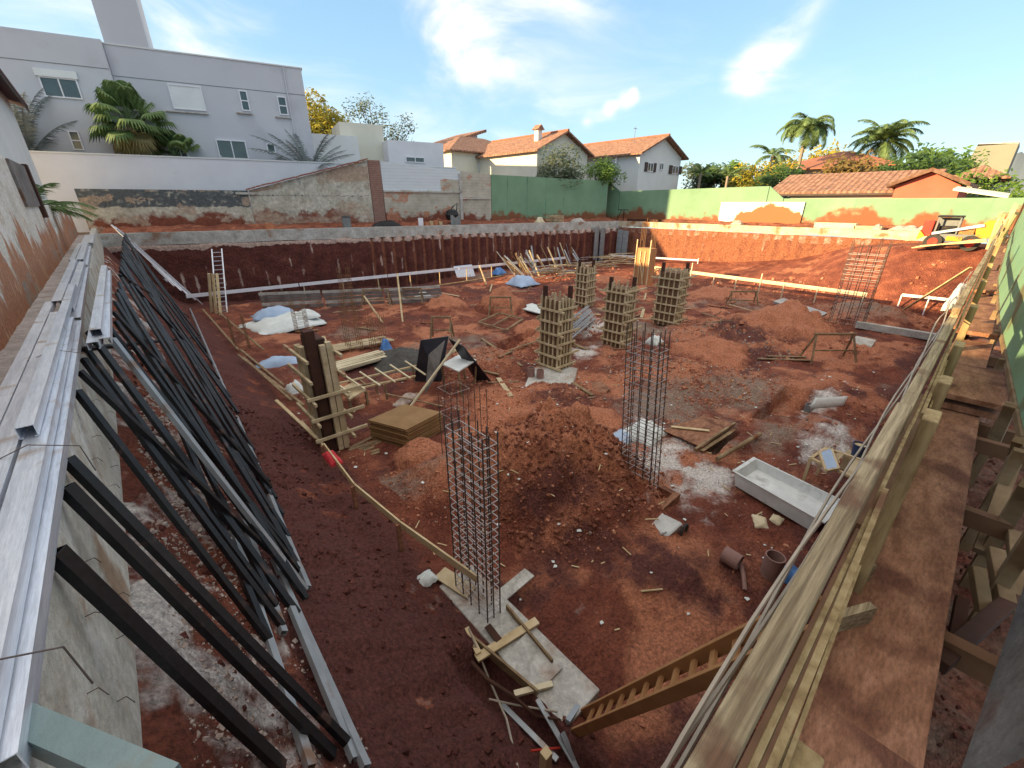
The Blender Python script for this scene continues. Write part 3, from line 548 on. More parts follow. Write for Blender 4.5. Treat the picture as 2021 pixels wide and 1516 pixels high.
# ------------------------------------------------------------------ tiled houses
def gable(h, x0, x1, y0, y1, z0, ze, zr, m_wall, m_roof, axis='y', over=.6, th_=.18):
    b = MB(); b.box(x0, x1, y0, y1, z0, ze)
    if axis == 'y':
        xm = (x0+x1)/2; b.prism([(x0, y0, ze), (x1, y0, ze), (xm, y0, zr)], (0, y1-y0, 0)); b.build('wall', m_wall, h); k = (zr-ze)/(xm-x0)
        r = MB(); e0 = (x0-over, ze-over*k); e1 = (x1+over, ze-over*k); t = .05
        r.prism([(e0[0], y0-over, e0[1]+t), (xm, y0-over, zr+t), (xm, y0-over, zr+t+th_), (e0[0], y0-over, e0[1]+t+th_)], (0, y1-y0+2*over, 0))
        r.prism([(xm, y0-over, zr+t), (e1[0], y0-over, e1[1]+t), (e1[0], y0-over, e1[1]+t+th_), (xm, y0-over, zr+t+th_)], (0, y1-y0+2*over, 0))
        ro = r.build('roof', m_roof, h); rd = MB(); rd.tube((xm, y0-over, zr+th_+.08), (xm, y1+over, zr+th_+.08), .14, 8); rd.build('ridge_tiles', M_tileb, ro)
    else:
        ym = (y0+y1)/2; b.prism([(x0, y0, ze), (x0, y1, ze), (x0, ym, zr)], (x1-x0, 0, 0)); b.build('wall', m_wall, h); k = (zr-ze)/(ym-y0)
        r = MB(); t = .05; e0 = (y0-over, ze-over*k); e1 = (y1+over, ze-over*k)
        r.prism([(x0-over, e0[0], e0[1]+t), (x0-over, ym, zr+t), (x0-over, ym, zr+t+th_), (x0-over, e0[0], e0[1]+t+th_)], (x1-x0+2*over, 0, 0))
        r.prism([(x0-over, ym, zr+t), (x0-over, e1[0], e1[1]+t), (x0-over, e1[0], e1[1]+t+th_), (x0-over, ym, zr+t+th_)], (x1-x0+2*over, 0, 0))
        ro = r.build('roof', m_roof, h); rd = MB(); rd.tube((x0-over, ym, zr+th_+.08), (x1+over, ym, zr+th_+.08), .14, 8); rd.build('ridge_tiles', M_tileb, ro)
    return ro
def hip(h, x0, x1, y0, y1, ze, zr, m, over=.6):
    x0 -= over; x1 += over; y0 -= over; y1 += over; b = MB(); hw = min(x1-x0, y1-y0)/2
    if x1-x0 > y1-y0: r0, r1 = (x0+hw, (y0+y1)/2, zr), (x1-hw, (y0+y1)/2, zr)
    else: r0, r1 = ((x0+x1)/2, y0+hw, zr), ((x0+x1)/2, y1-hw, zr)
    c = [(x0, y0, ze), (x1, y0, ze), (x1, y1, ze), (x0, y1, ze)]; d = [(p[0], p[1], ze-.15) for p in c]
    v = c+[r0, r1]+d
    if x1-x0 > y1-y0: f = [(0, 1, 5, 4), (1, 2, 5), (2, 3, 4, 5), (3, 0, 4)]
    else: f = [(0, 1, 4), (1, 2, 5, 4), (2, 3, 5), (3, 0, 4, 5)]
    b.add(v, f+[(6, 9, 8, 7), (0, 6, 7, 1), (1, 7, 8, 2), (2, 8, 9, 3), (3, 9, 6, 0)]); return b.build('roof', m, h)
def ywin(h, x0, x1, z0, z1, Y, shut=True):
    b = MB(); f = .08
    b.box(x0, x1, Y-.08, Y+.02, z0, z0+f); b.box(x0, x1, Y-.08, Y+.02, z1-f, z1); b.box(x0, x0+f, Y-.08, Y+.02, z0+f, z1-f); b.box(x1-f, x1, Y-.08, Y+.02, z0+f, z1-f); m_ = (x0+x1)/2; b.box(m_-f/2, m_+f/2, Y-.07, Y, z0+f, z1-f)
    o = b.build('window', M_wpaint, h); MB().box(x0+f, x1-f, Y-.03, Y-.01, z0+f, z1-f).build('pane', M_glass, o)
    if shut:
        for a in ((x0-(x1-x0)*.5, x0-.02), (x1+.02, x1+(x1-x0)*.5)): MB().box(a[0], a[1], Y-.1, Y-.01, z0, z1).build('shutter', M_dksh, o)
# center gabled house
Y = 31.; xl = PY(1263, 310, Y).x; xr = PY(1345, 310, Y).x; ze = PY(1350, 311, Y).z; zr = PY(1322, 274, Y).z
hg = T('gabled_house', 'white two storey house with a weathered tile roof and gable facing the pit', 'house', (xl+4, Y+8, 3.93))
gable(hg, xl, xr, Y, Y+17, 3.93, ze-.1, zr, M_lwhite, M_tileY, 'y', .7)
for a, c, d, e in ((1273, 320, 1293, 340), (1321, 326, 1343, 345)):
    p = PY(a, c, Y); q = PY(d, e, Y); w3 = (q.x-p.x)/4; ywin(hg, p.x+w3, q.x-w3, q.z, p.z, Y)
p = PY(1302, 321, Y); q = PY(1308, 336, Y); ywin(hg, p.x, q.x, q.z, p.z, Y, False)
b = MB(); b.tube((xl+3, Y+3, zr-1), (xl+3, Y+3, zr+1.3), .035, 5); b.tube((xl+2.6, Y+3, zr+1.1), (xl+3.4, Y+3, zr+1.1), .03, 5); b.build('antenna', M_grey, hg)
b = MB(); b.box(xl-.3, xl-.05, Y+3, Y+3.2, 3.93, ze-.3); b.build('downpipe', M_wpaint, hg)
# second tiled house with chimney
Y = 36.; p = PY(1060, 300, Y); q = PY(1160, 300, Y); zr = PY(1145, 268, Y).z
ht = T('chimney_house', 'cream house with tiled roof and white chimney behind the grey green tree', 'house', ((p.x+q.x)/2, Y+6, 3.93))
gable(ht, p.x, q.x, Y, Y+12, 3.93, PY(1100, 300, Y).z, zr, M_cream, M_tileY, 'y')
c = PY(1104, 300, Y-1); zt = PY(1104, 262, Y-1).z
b = MB(); b.box(c.x-.3, c.x+.3, Y+2, Y+2.6, c.z-1, zt+.6); b.build('chimney', M_lwhite, ht); b = MB(); b.prism([(c.x-.55, Y+1.8, zt+.6), (c.x+.55, Y+1.8, zt+.6), (c.x, Y+1.8, zt+1.1)], (0, 1, 0)); b.build('chimney_cap', M_tile, ht)
# orange hip-roof house
Y = 46.; x0 = PY(892, 330, Y).x; x1 = PY(1058, 330, Y).x; ze = PY(1000, 306, Y).z; zr = PY(1000, 277, Y+4).z
ho = T('hip_roof_house', 'cream house with a bright orange hipped tile roof behind the block wall', 'house', ((x0+x1)/2, Y+5, 3.93))
MB().box(x0, x1, Y, Y+10, 3.93, ze).build('wall', M_cream, ho); hip(ho, x0, x1, Y, Y+10, ze, zr, M_tileX)
p = PY(1018, 318, Y); q = PY(1033, 338, Y); ywin(ho, p.x, q.x, q.z, p.z, Y, False)
p = PY(945, 322, Y); q = PY(958, 338, Y); ywin(ho, p.x, q.x, q.z, p.z, Y, False)
# mono pitch house left of it
Y = 54.; a = PY(870, 290, Y); c = PY(955, 262, Y)
hm = T('mono_pitch_house', 'lavender house with a single orange roof rising to the right', 'house', ((a.x+c.x)/2, Y+3, 3.93))
b = MB(); b.prism([(a.x, Y, 3.93), (c.x-1.2, Y, 3.93), (c.x-1.2, Y, c.z-.4), (a.x, Y, a.z-.2)], (0, 6, 0)); b.build('wall', M_lav, hm)
b = MB(); b.prism([(a.x-.4, Y-.6, a.z-.1), (c.x, Y-.6, c.z), (c.x, Y-.6, c.z+.35), (a.x-.4, Y-.6, a.z+.25)], (0, 7, 0)); b.build('roof', M_tileX, hm)
# right side: long tiled roof, red gable house
X = 49.; a = PX(1535, 383, X); c = PX(1800, 386, X); zr = PX(1640, 347, X+6).z
hl = T('long_roof_house', 'low house with a long weathered tile roof beside the red gable', 'house', (X+5, (a.y+c.y)/2, 3.93))
MB().box(X+.5, X+11, c.y, a.y-1, 3.93, a.z-.15).build('wall', M_cream, hl)
b = MB(); r0 = PX(1465, 358, X+5.5); b.prism([(X, c.y-1, a.z-.05), (X+5.5, c.y-1, zr), (X+5.5, c.y-1, zr+.2), (X, c.y-1, a.z+.15)], (0, (a.y+1.0)-(c.y-1), 0)); b.prism([(X+5.5, c.y-1, zr), (X+11.5, c.y-1, a.z), (X+11.5, c.y-1, a.z+.2), (X+5.5, c.y-1, zr+.2)], (0, (a.y+1.0)-(c.y-1), 0))
b.build('roof', M_tileY, hl)
b = MB(); b.bar((X-.1, a.y+.9, a.z-.1), (X-.1, c.y, a.z-.1), .12, .16); b.build('gutter', M_dksh, hl)
X = 47.5; a = PX(1768, 368, X); c = PX(1897, 366, X); ap = PX(1840, 340, X)
hr = T('red_gable_house', 'bright red rendered house with a low tiled gable roof', 'house', (X+4, (a.y+c.y)/2, 3.93))
b = MB(); b.prism([(X, a.y, 3.93), (X, c.y, 3.93), (X, c.y, c.z), (X, ap.y, ap.z), (X, a.y, a.z)], (8, 0, 0)); b.build('wall', M_red, hr)
b = MB(); e_ = .5
for (ya, za), (yb, zb) in (((a.y+e_, a.z-.12), (ap.y, ap.z)), ((ap.y, ap.z), (c.y-e_, c.z-.12))):
    b.prism([(X-.6, ya, za+.03), (X-.6, yb, zb+.03), (X-.6, yb, zb+.3), (X-.6, ya, za+.3)], (9.4, 0, 0))
b.build('roof', M_tileX, hr)
# back roofs
X = 68.; a = PX(1520, 336, X); c = PX(1705, 330, X); zr = PX(1600, 312, X+5).z
hb = T('brown_roof_house', 'white house with a plain brown roof behind the palm trees', 'house', (X+5, (a.y+c.y)/2, 3.93))
MB().box(X+1, X+11, c.y, a.y, 3.93, a.z).build('wall', M_lwhite, hb); hip(hb, X, X+12, c.y-3, a.y, a.z, zr+.6, M_tileb)
X = 60.; a = PX(1885, 352, X); c = PX(1975, 352, X); zr = PX(1920, 329, X+4).z
hb = T('orange_roof_house', 'house with an orange tile roof between the red gable and the grey block', 'house', (X+4, (a.y+c.y)/2, 3.93))
MB().box(X+1, X+9, c.y, a.y, 3.93, a.z).build('wall', M_cream, hb); hip(hb, X, X+10, c.y, a.y, a.z, zr, M_tileY)
X = 95.; a = PX(1930, 285, X); c = PX(2011, 283, X)
hb = T('grey_block', 'tall plain grey concrete block on the right horizon', 'building', (X+4, (a.y+c.y)/2, 3.93))
b = MB(); b.prism([(X, a.y+1.4, 3.93), (X, c.y, 3.93), (X, c.y, c.z), (X, a.y, a.z)], (9, 0, 0)); b.build('wall', mat('grey_block_render', [(.2, .2, .16), (.25, .25, .2)], .2, .9, .1), hb)
b = MB(); b.box(X, X+9, c.y, a.y, c.z+.0+.01, c.z+.25); b.build('parapet', M_conc, hb)
X = 43.6; a = PX(1880, 376, X); c = PX(1990, 388, X)
b = MB(); b.prism([(X, a.y, a.z), (X, c.y, c.z-.1), (X+2.5, c.y, c.z+.1), (X+2.5, a.y, a.z+.2)], (0, 0, .12)); b.box(X+.2, X+2.3, c.y+.2, a.y-.2, 3.93, c.z-.15)
tag(b.build('awning_roof', M_cream), 'pale sheet roof edge above the lower green fence', 'roof')
# hill
b = MB(); pts = []
for i in range(60):
    px = 1800+i*8; py = np.interp(px, [1800, 1870, 1900, 1925, 1942, 1965, 1990, 2015, 2060, 2300], [345, 332, 319, 304, 298, 309, 306, 301, 318, 345]); q = PX(px, float(py), 420.)
    pts.append((420., q.y, q.z+.6*math.sin(i*1.7)))
o = len(b.v); n_ = len(pts)
b.v = [(p[0], p[1], 3.) for p in pts]+pts+[(p[0]+80, p[1], 3.) for p in pts]
b.f = [(i, i+1, n_+i+1, n_+i) for i in range(n_-1)]+[(n_+i, n_+i+1, 2*n_+i+1, 2*n_+i) for i in range(n_-1)]
b.build('distant_hill', M_hill, smooth=True)['kind'] = 'structure'
# ================================================================== TREES
def leafcloud(mb, c, r, n, size, rnd, flat=1.0, shell=.55):
    for _ in range(n):
        d = Vector((rnd.gauss(0, 1), rnd.gauss(0, 1), rnd.gauss(0, 1))).normalized()*r*(shell+(1-shell)*rnd.random())
        d.z *= flat; p = Vector(c)+d
        a = Vector((rnd.gauss(0, 1), rnd.gauss(0, 1), rnd.gauss(0, .6))).normalized(); b_ = a.orthogonal().normalized()
        s_ = size*(.6+.8*rnd.random()); q = a*s_; w_ = b_*s_*.45
        o = len(mb.v); mb.v += [tuple(p-q), tuple(p+w_), tuple(p+q), tuple(p-w_)]; mb.f.append((o, o+1, o+2, o+3))
def tree(name, label, cat, base, height, cr, m, n=2600, size=.22, clumps=16, flat=.8, trunk_frac=.35, loose=False, group=None, seed=1, tr=.16, skin=.6):
    rnd = random.Random(seed); base = Vector(base); t = T(name, label, cat, base, group)
    tb = MB(); top = base+V(rnd.uniform(-.3, .3), rnd.uniform(-.3, .3), height*trunk_frac); tb.path([base, base.lerp(top, .5)+V(.1, .05, 0), top], [tr, tr*.85, tr*.7], 8)
    cc = base+V(0, 0, height-cr*flat); lf = MB()
    for i in range(clumps):
        d = Vector((rnd.gauss(0, 1), rnd.gauss(0, 1), rnd.gauss(0, 1))).normalized()*cr*(.35+.55*rnd.random()); d.z *= flat
        c = cc+d; tb.path([top, top.lerp(c, .5)+V(0, 0, .1), c], [tr*.5, tr*.3, tr*.1], 5)
        leafcloud(lf, c, cr*((.30 if loose else .48)*(.7+.6*rnd.random())), n//clumps, size, rnd, .8, .3 if loose else .45)
    tb.build('trunk', M_trunk, t); lf.build('crown', m, t); return t
def frond(mb, p, az, el, L0, droop, wid, nl, rnd, leaf=.05, vee=.5):
    p = Vector(p); d = V(math.cos(az)*math.cos(el), math.sin(az)*math.cos(el), math.sin(el)); side = V(-math.sin(az), math.cos(az), 0); pts = []
    q = p.copy(); e = el; st = L0/10
    for i in range(11):
        pts.append(q.copy()); d = V(math.cos(az)*math.cos(e), math.sin(az)*math.cos(e), math.sin(e)); q = q+d*st; e -= droop/10*(.5+i/10)
    mb.path(pts, [.035*(1-.8*i/10) for i in range(11)], 4)
    for i in range(nl):
        t = .12+.86*i/nl; k = t*10; i0 = min(9, int(k)); c = pts[i0].lerp(pts[i0+1], k-i0); dd = (pts[i0+1]-pts[i0]).normalized(); up = side.cross(dd)
        ln = wid*(math.sin(math.pi*min(1, t*.9+.12))**.6)*(.85+.3*rnd.random())
        for sg in (-1, 1):
            tip = c+side*sg*ln*.8+dd*ln*.55+up*ln*(vee*.4)-V(0, 0, ln*.25*rnd.random()*2)
            w_ = dd*leaf; o = len(mb.v); mb.v += [tuple(c-w_), tuple(c+w_), tuple(tip)]; mb.f.append((o, o+1, o+2))
def palm(name, label, base, th, nf, L0, m, droop=1.6, wid=.6, seed=1, tr=.16, el=(0, 1.3), nl=46, leaf=.03, group=None):
    rnd = random.Random(seed); base = Vector(base); t = T(name, label, 'palm tree', base, group)
    top = base+V(rnd.uniform(-.15, .15), 0, th); MB().path([base, base.lerp(top, .5), top], [tr*1.2, tr, tr*.9], 10).build('trunk', M_ptrunk, t)
    b = MB()
    for i in range(nf): frond(b, top, i*2.399+rnd.uniform(-.2, .2), rnd.uniform(*el), L0*rnd.uniform(.8, 1.1), droop*rnd.uniform(.8, 1.2), wid, nl, rnd, leaf)
    b.build('crown', m, t); return t
def fanpalm(name, label, base, th, nf, rl, seed=1, lean=0, tr=.18):
    rnd = random.Random(seed); base = Vector(base); t = T(name, label, 'palm tree', base)
    top = base+V(lean, 0, th); MB().path([base, base.lerp(top, .5), top], [tr*1.2, tr, tr], 10).build('trunk', M_ptrunk, t)
    gb = MB(); db = MB()
    for i in range(nf):
        dry = i < nf*.3; b = db if dry else gb
        az = i*2.399+rnd.uniform(-.3, .3); e = rnd.uniform(-1.3, -.55) if dry else rnd.uniform(-.45, 1.45); L0 = rl*(.55 if dry else .8)*rnd.uniform(.8, 1.2)
        d = V(math.cos(az)*math.cos(e), math.sin(az)*math.cos(e), math.sin(e)); c = top+d*L0; b.path([top, top+d*L0*.5+V(0, 0, .04), c], .018, 4)
        side = V(-math.sin(az), math.cos(az), 0); n_ = 22
        for k in range(n_):
            a = (k/(n_-1)-.5)*3.9; dr = (d*math.cos(a)+side*math.sin(a)).normalized(); ln = rl*.62*(.8+.25*math.cos(a))
            mid = c+dr*ln*.6; tip = c+dr*ln*.9-V(0, 0, ln*(.30+.2*rnd.random())); wv = d.cross(side).cross(dr).normalized()*.085
            o = len(b.v); b.v += [tuple(c), tuple(mid+wv), tuple(tip), tuple(mid-wv)]; b.f.append((o, o+1, o+2, o+3))
    gb.build('crown', M_palm, t); db.build('dry_fronds', M_dry, t); return t
def SW(px, py, n): s, z = PW(px, py, n); return W(s, n, z)
def baseW(px, n, z=3.93): s, _ = PW(px, 380, n); return W(s, n, z)
fanpalm('fan_palm', 'dense fan palm with tan dead fronds before the grey house', baseW(298, 5.5), 6.9, 80, 1.9, 3)
fanpalm('fan_palm', 'smaller fan palm at the right of the dense fan palm', baseW(366, 6.0), 4.9, 50, 1.5, 5)
palm('feather_palm', 'blue grey feather palm in front of the left wing window', baseW(92, 5.4), 4.6, 16, 4.6, M_palmg, 1.0, .75, 4, el=(.6, 1.45), nl=60)
palm('feather_palm', 'blue grey feather palm rising at the right end of the grey house', baseW(618, 5.4), 4.2, 15, 4.4, M_palmg, .7, .6, 6, el=(.25, 1.4), nl=60)
palm('young_palm', 'low green palm behind the stained wall at the far left', (-1.95, 25.5, 3.93), 1.6, 14, 2.0, M_palm, 1.4, .45, 8, el=(.1, 1.3), nl=40)
tree('ivy_bush', 'dark green bush beside the white house at far left', 'bush', baseW(45, 5.2), 6.0, 1.7, M_leaf, 1500, .16, 10, 1.2, .2, seed=4)
q = baseW(640, 26); tree('flowering_tree', 'round tree with yellow blossom behind the large grey house', 'tree', q, PW(640, 180, 26)[1]-3.9, 4.6, M_leafy, 5200, .26, 26, .85, .4, seed=11)
q = baseW(760, 30); tree('sparse_tree', 'thin open crowned tree standing above the white cubic house', 'tree', q, PW(760, 182, 30)[1]-3.9, 5.0, M_leafg, 2600, .2, 34, .95, .3, True, seed=12, tr=.25)
def TX(px, py, X): a = PX(px, py, X); return a
def treeX(name, label, px, ytop, Y, cr, m, **k):
    q = PY(px, ytop, Y); cat = k.pop('cat', 'tree'); return tree(name, label, cat, (q.x, Y, 3.93), q.z-3.93, cr, m, **k)
treeX('olive_tree', 'grey green shaggy tree above the shaded green fence', 1108, 278, 33.5, 2.7, M_leafg, n=3600, size=.16, clumps=18, flat=1.1, trunk_frac=.2, seed=13)
treeX('round_shrub', 'bright green rounded shrub at the fence corner', 1190, 303, 31.5, 2.2, M_leafb, n=3400, size=.14, clumps=16, flat=.9, trunk_frac=.2, seed=14, cat='shrub')
for i, (px, yt, Y, cr, m, lab) in enumerate([(1385, 318, 33, 2.8, M_leafg, 'pale tree right beside the white gabled house'), (1425, 322, 30, 2.4, M_leaf, 'dark tree in the row right of the gabled house'), (1462, 316, 28, 2.6, M_leafb, 'light green tree left of the long tiled roof')]):
    treeX('garden_tree', lab, px, yt, Y, cr, m, n=2600, size=.24, clumps=14, seed=20+i, trunk_frac=.3, group='trees right of the gabled house')
for i, (px, yt, X, L0, lab) in enumerate([(1345+40, 330, 58, 2.2, 'low palm in front of the pale tree'), (1440, 335, 56, 2.4, 'low palm in front of the light green tree')]):
    q = PX(px, yt, X); palm('banana_palm', lab, (X, q.y, 3.93), max(1, q.z-4.6), 12, L0, M_palm, 1.4, .5, 30+i, el=(.2, 1.3), nl=26, leaf=.05)
q = PX(1592, 262, 66); palm('tall_palm', 'tall palm with arching drooping fronds against the sky', (66, q.y, 3.93), q.z-3.6, 30, 4.0, M_palm, 2.9, 1.0, 41, .2, (.0, 1.5), 56, .06)
q = PX(1745, 280, 74); palm('tall_palm', 'broad dark palm standing above the brown roof', (74, q.y, 3.93), q.z-3.9, 34, 4.6, M_palm, 2.2, 1.1, 43, .2, (-.2, 1.5), 56, .06)
q = PX(1525, 308, 78); palm('tall_palm', 'small distant palm left of the tall arching palm', (78, q.y, 3.93), q.z-3.93, 15, 4.0, M_palm, 1.9, .9, 45, .2, (.0, 1.2), 30, .08)
def treeXX(name, label, px, ytop, X, cr, m, **k):
    q = PX(px, ytop, X); cat = k.pop('cat', 'tree'); return tree(name, label, cat, (X, q.y, 3.93), q.z-3.93, cr, m, **k)
treeXX('flowering_tree', 'wide yellow flowering tree between the two tall palms', 1625, 296, 86, 6.5, M_leafy, n=4200, size=.35, clumps=20, flat=.55, seed=51)
treeXX('flowering_tree', 'yellow green flowering tree left of the brown roof', 1515, 318, 62, 3.6, M_leafy, n=2600, size=.25, clumps=14, flat=.6, seed=52)
treeXX('garden_tree', 'dark green bush above the left end of the long tiled roof', 1555, 326, 58, 2.8, M_leaf, n=2200, size=.22, clumps=12, flat=.7, seed=53)
treeXX('brown_tree', 'reddish brown leaved tree beside the brown roof', 1680, 308, 60, 3.6, leafm('russet_leaf', [(.12, .07, .02), (.2, .13, .04), (.16, .17, .05)]), n=3000, size=.24, clumps=16, flat=.7, seed=54)
treeXX('garden_tree', 'wide green tree above the red gabled house', 1800, 292, 66, 5.4, M_leaf, n=4600, size=.28, clumps=24, flat=.75, seed=55)
treeXX('garden_tree', 'rounded green tree to the right of the wide green tree', 1858, 300, 72, 3.6, M_leafb, n=2600, size=.28, clumps=14, flat=.7, seed=56)
treeXX('garden_tree', 'green tree at the right edge behind the lower green fence', 1992, 336, 58, 3.2, M_leafb, n=2600, size=.24, clumps=14, flat=.7, seed=57)
# ================================================================== STEEL ON THE LEFT BEAM
def profile(mb, a, b, w_=.09, h_=.05, up=(0, 0, 1)): return mb.bar(a, b, w_, h_, up)
G_ = 'galvanised steel profiles piled on the beam'
def chan(name, label, a, b, w_, h_, m, group, cat='steel profile', lip=.012, up=(0, 0, 1)):
    """open C channel: web on top and two flanges with lips"""
    a = Vector(a); b = Vector(b); d = (b-a).normalized(); x = d.cross(Vector(up)).normalized(); y = x.cross(d); mb = MB(); t = .004
    mb.bar(a+y*h_/2, b+y*h_/2, w_, t, y)
    for sg in (-1, 1):
        c = x*sg*(w_/2-t/2); mb.bar(a+c, b+c, t, h_-t, y); c2 = x*sg*(w_/2-lip/2-t)-y*(h_/2-t/2); mb.bar(a+c2, b+c2, lip, t, y)
    return tag(mb.build(name, m), label, cat, group)
plan = [(-.50, 1.30, 7.1, 4.44, .095), (-.60, 1.22, 7.3, 4.44, .09), (-.70, 1.45, 7.0, 4.44, .09), (-.80, 2.2, 8.2, 4.42, .09), (-.535, 1.26, 6.9, 4.52, .10), (-.655, 1.33, 7.4, 4.52, .10), (-.77, 2.6, 8.4, 4.50, .085), (-.56, 3.3, 9.2, 4.60, .075),
        (-.52, 7.3, 13.2, 4.44, .1), (-.64, 7.5, 13.6, 4.44, .1), (-.76, 8.6, 14.6, 4.44, .1), (-.58, 7.7, 13.5, 4.53, .1), (-.7, 8.2, 14.1, 4.53, .1), (-.55, 13.6, 19.6, 4.45, .11), (-.68, 14.0, 20.1, 4.45, .11), (-.8, 15, 21, 4.45, .1), (-.6, 13.9, 20, 4.55, .11), (-.72, 20.3, 26.3, 4.45, .11), (-.6, 20.1, 26.2, 4.45, .11), (-.5, 20.4, 26.6, 4.5, .11)]
labs = {0: 'galvanised profile at the inner edge of the near pile on the beam', 4: 'upper galvanised profile with its open end nearest the camera', 7: 'short narrow profile lying on top of the near galvanised pile'}
for i, (x, y0, y1, z, w_) in enumerate(plan):
    j = R.uniform(-.02, .02); x -= .075; z += .035; chan('steel_profile', labs.get(i, 'galvanised steel profile lying lengthwise in the pile along the beam'), (x, y0, z), (x+j, y1, z+.004*i % .01), w_, .07, M_galv, G_)
# profile lying across at the near end, and the higher bundle
chan('steel_profile', 'grey green steel channel pointing across the near end of the pile', P(30, 1425, 4.42), P(340, 1560, 4.42), .07, .10, M_greeny, G_)
for i, (dx, dz) in enumerate([(0, 0), (.085, .0), (.04, .075)]):
    chan('steel_profile', ['lower left channel of the raised galvanised bundle', 'lower right channel of the raised galvanised bundle', 'upper channel riding on the raised galvanised bundle'][i], (-.40+dx, 5.45+.1*i, 4.56+dz), (-.30+dx*.7, 11.5+.3*i, 4.52+dz), .085, .07, M_galv, 'raised second bundle of profiles on the beam')
b = MB()
for (x, y) in [(-.62, 3.1), (-.63, 5.2), (-.62, 1.55)]:
    b.path([(x-.24, y, 4.40), (x-.22, y, 4.56), (x, y+.02, 4.63), (x+.18, y, 4.56), (x+.2, y-.03, 4.40)], .003, 4)
tag(b.build('tie_wire', M_rebar), 'thin black tie wires looped round the pile of galvanised profiles', 'wire', kind='stuff')
# black tubes leaning down the earth slope
TB = [((122, 1103), (557, 1516), .10), ((140, 973), (658, 1490), .10), ((142, 916), (707, 1488), .085), ((158, 780), (532, 1266), .07), ((170, 715), (560, 1240), .075), ((180, 661), (587, 1212), .10), ((230, 600), (600, 1172), .075), ((236, 560), (592, 1120), .08), ((238, 530), (570, 1060), .08), ((240, 505), (545, 985), .08),
      ((242, 490), (515, 920), .08), ((243, 480), (485, 850), .08), ((244, 474), (455, 785), .08), ((245, 470), (425, 725), .08), ((246, 466), (395, 665), .09), ((232, 640), (610, 1160), .07), ((160, 690), (575, 1225), .06), ((238, 545), (600, 1140), .07), ((247, 462), (372, 625), .09),
      ((210, 640), (605, 1185), .09), ((228, 620), (596, 1130), .09), ((236, 575), (578, 1085), .09), ((239, 538), (556, 1020), .09), ((241, 515), (535, 960), .09), ((242, 498), (500, 885), .09), ((243, 485), (470, 815), .09), ((244, 477), (440, 755), .09), ((246, 468), (410, 695), .09)]
TG = 'black steel tubes leaning from the beam down the earth slope'
TB += [((a[0]+dx, a[1]+dy), (c[0]+ex, c[1]+ey), .07) for (a, c, w_), (dx, dy, ex, ey) in zip(TB[3:12], [(6, -40, 12, -70), (3, -22, -25, -20), (14, -28, -8, -35), (2, -18, -6, -25), (1, -16, -16, -30), (1, -9, -12, -45), (1, -7, -14, -35), (1, -5, -14, -32), (0, -3, -15, -35)])]
_sh = [0, 3, -2, 4, -3, 1, 2, -4, 0, 3, -1, 2, -3, 1, 0, 2, -2, 1, -1]; TB = [(q[0], TB[(i+_sh[i % 19]) if 6 < i < len(TB)-5 else i][1], q[2]) for i, q in enumerate(TB)]
for i, (a, c, w_) in enumerate(TB):
    top = PX(a[0], a[1], -.38 if a[0] < 200 else -.30); top.z = min(max(top.z, 4.3), 4.62); top = P(a[0], a[1], 4.40); e = PG(c[0], c[1], .06)
    d = (top-e).normalized(); lab = {0: 'black tube nearest the camera, crossing the pale beam face', 1: 'wide black tube crossing second from the camera', 5: 'wide black tube coming out under the raised bundle'}.get(i, 'black steel tube leaning close among its neighbours down the slope')
    chan('black_tube', lab, top+d*.04, e, w_*(.66 if i > 5 else .72), .045, M_black, TG, 'steel tube', up=(.5, -.2, .6))
for a, c, lab in [((221, 669), (604, 1165), 'light sided grey channel among the black tubes'), ((451, 1018), (613, 1516), 'shiny silver tube lying low on the slope beneath the black tubes'), ((540, 1103), (723, 1516), 'outermost grey tube lying along the edge of the bundle'), ((500, 900), (608, 1160), 'thin bright edged tube at the outer side of the bundle'), ((575, 1200), (700, 1500), 'grey blue tube lying inside the outermost tube'), ((375, 610), (500, 900), 'long edge tube lying along the far outer side of the bundle'), ((448, 930), (560, 1250), 'narrow silver tube lying halfway up the slope')]:
    if a == (221, 669): p = P(221, 669, 4.45)
    else: p = PG(a[0], a[1], .09)
    chan('steel_tube', lab, p, PG(c[0], c[1], .09), .06, .05, M_galv2, None, 'steel tube', up=(.6, -.1, .7))
# pale tubes sliding down at the far end
for i in range(6):
    a = P(208+i*6, 436+i*4, 4.5); e = P(330+i*14, 556+i*9, .9-.1*i)
    tag(MB().bar(a, e, .09, .05).build('steel_profile', M_galv), 'pale galvanised profile sliding from the far beam down into the pit', 'steel profile', 'pale profiles leaning into the pit at the far left')
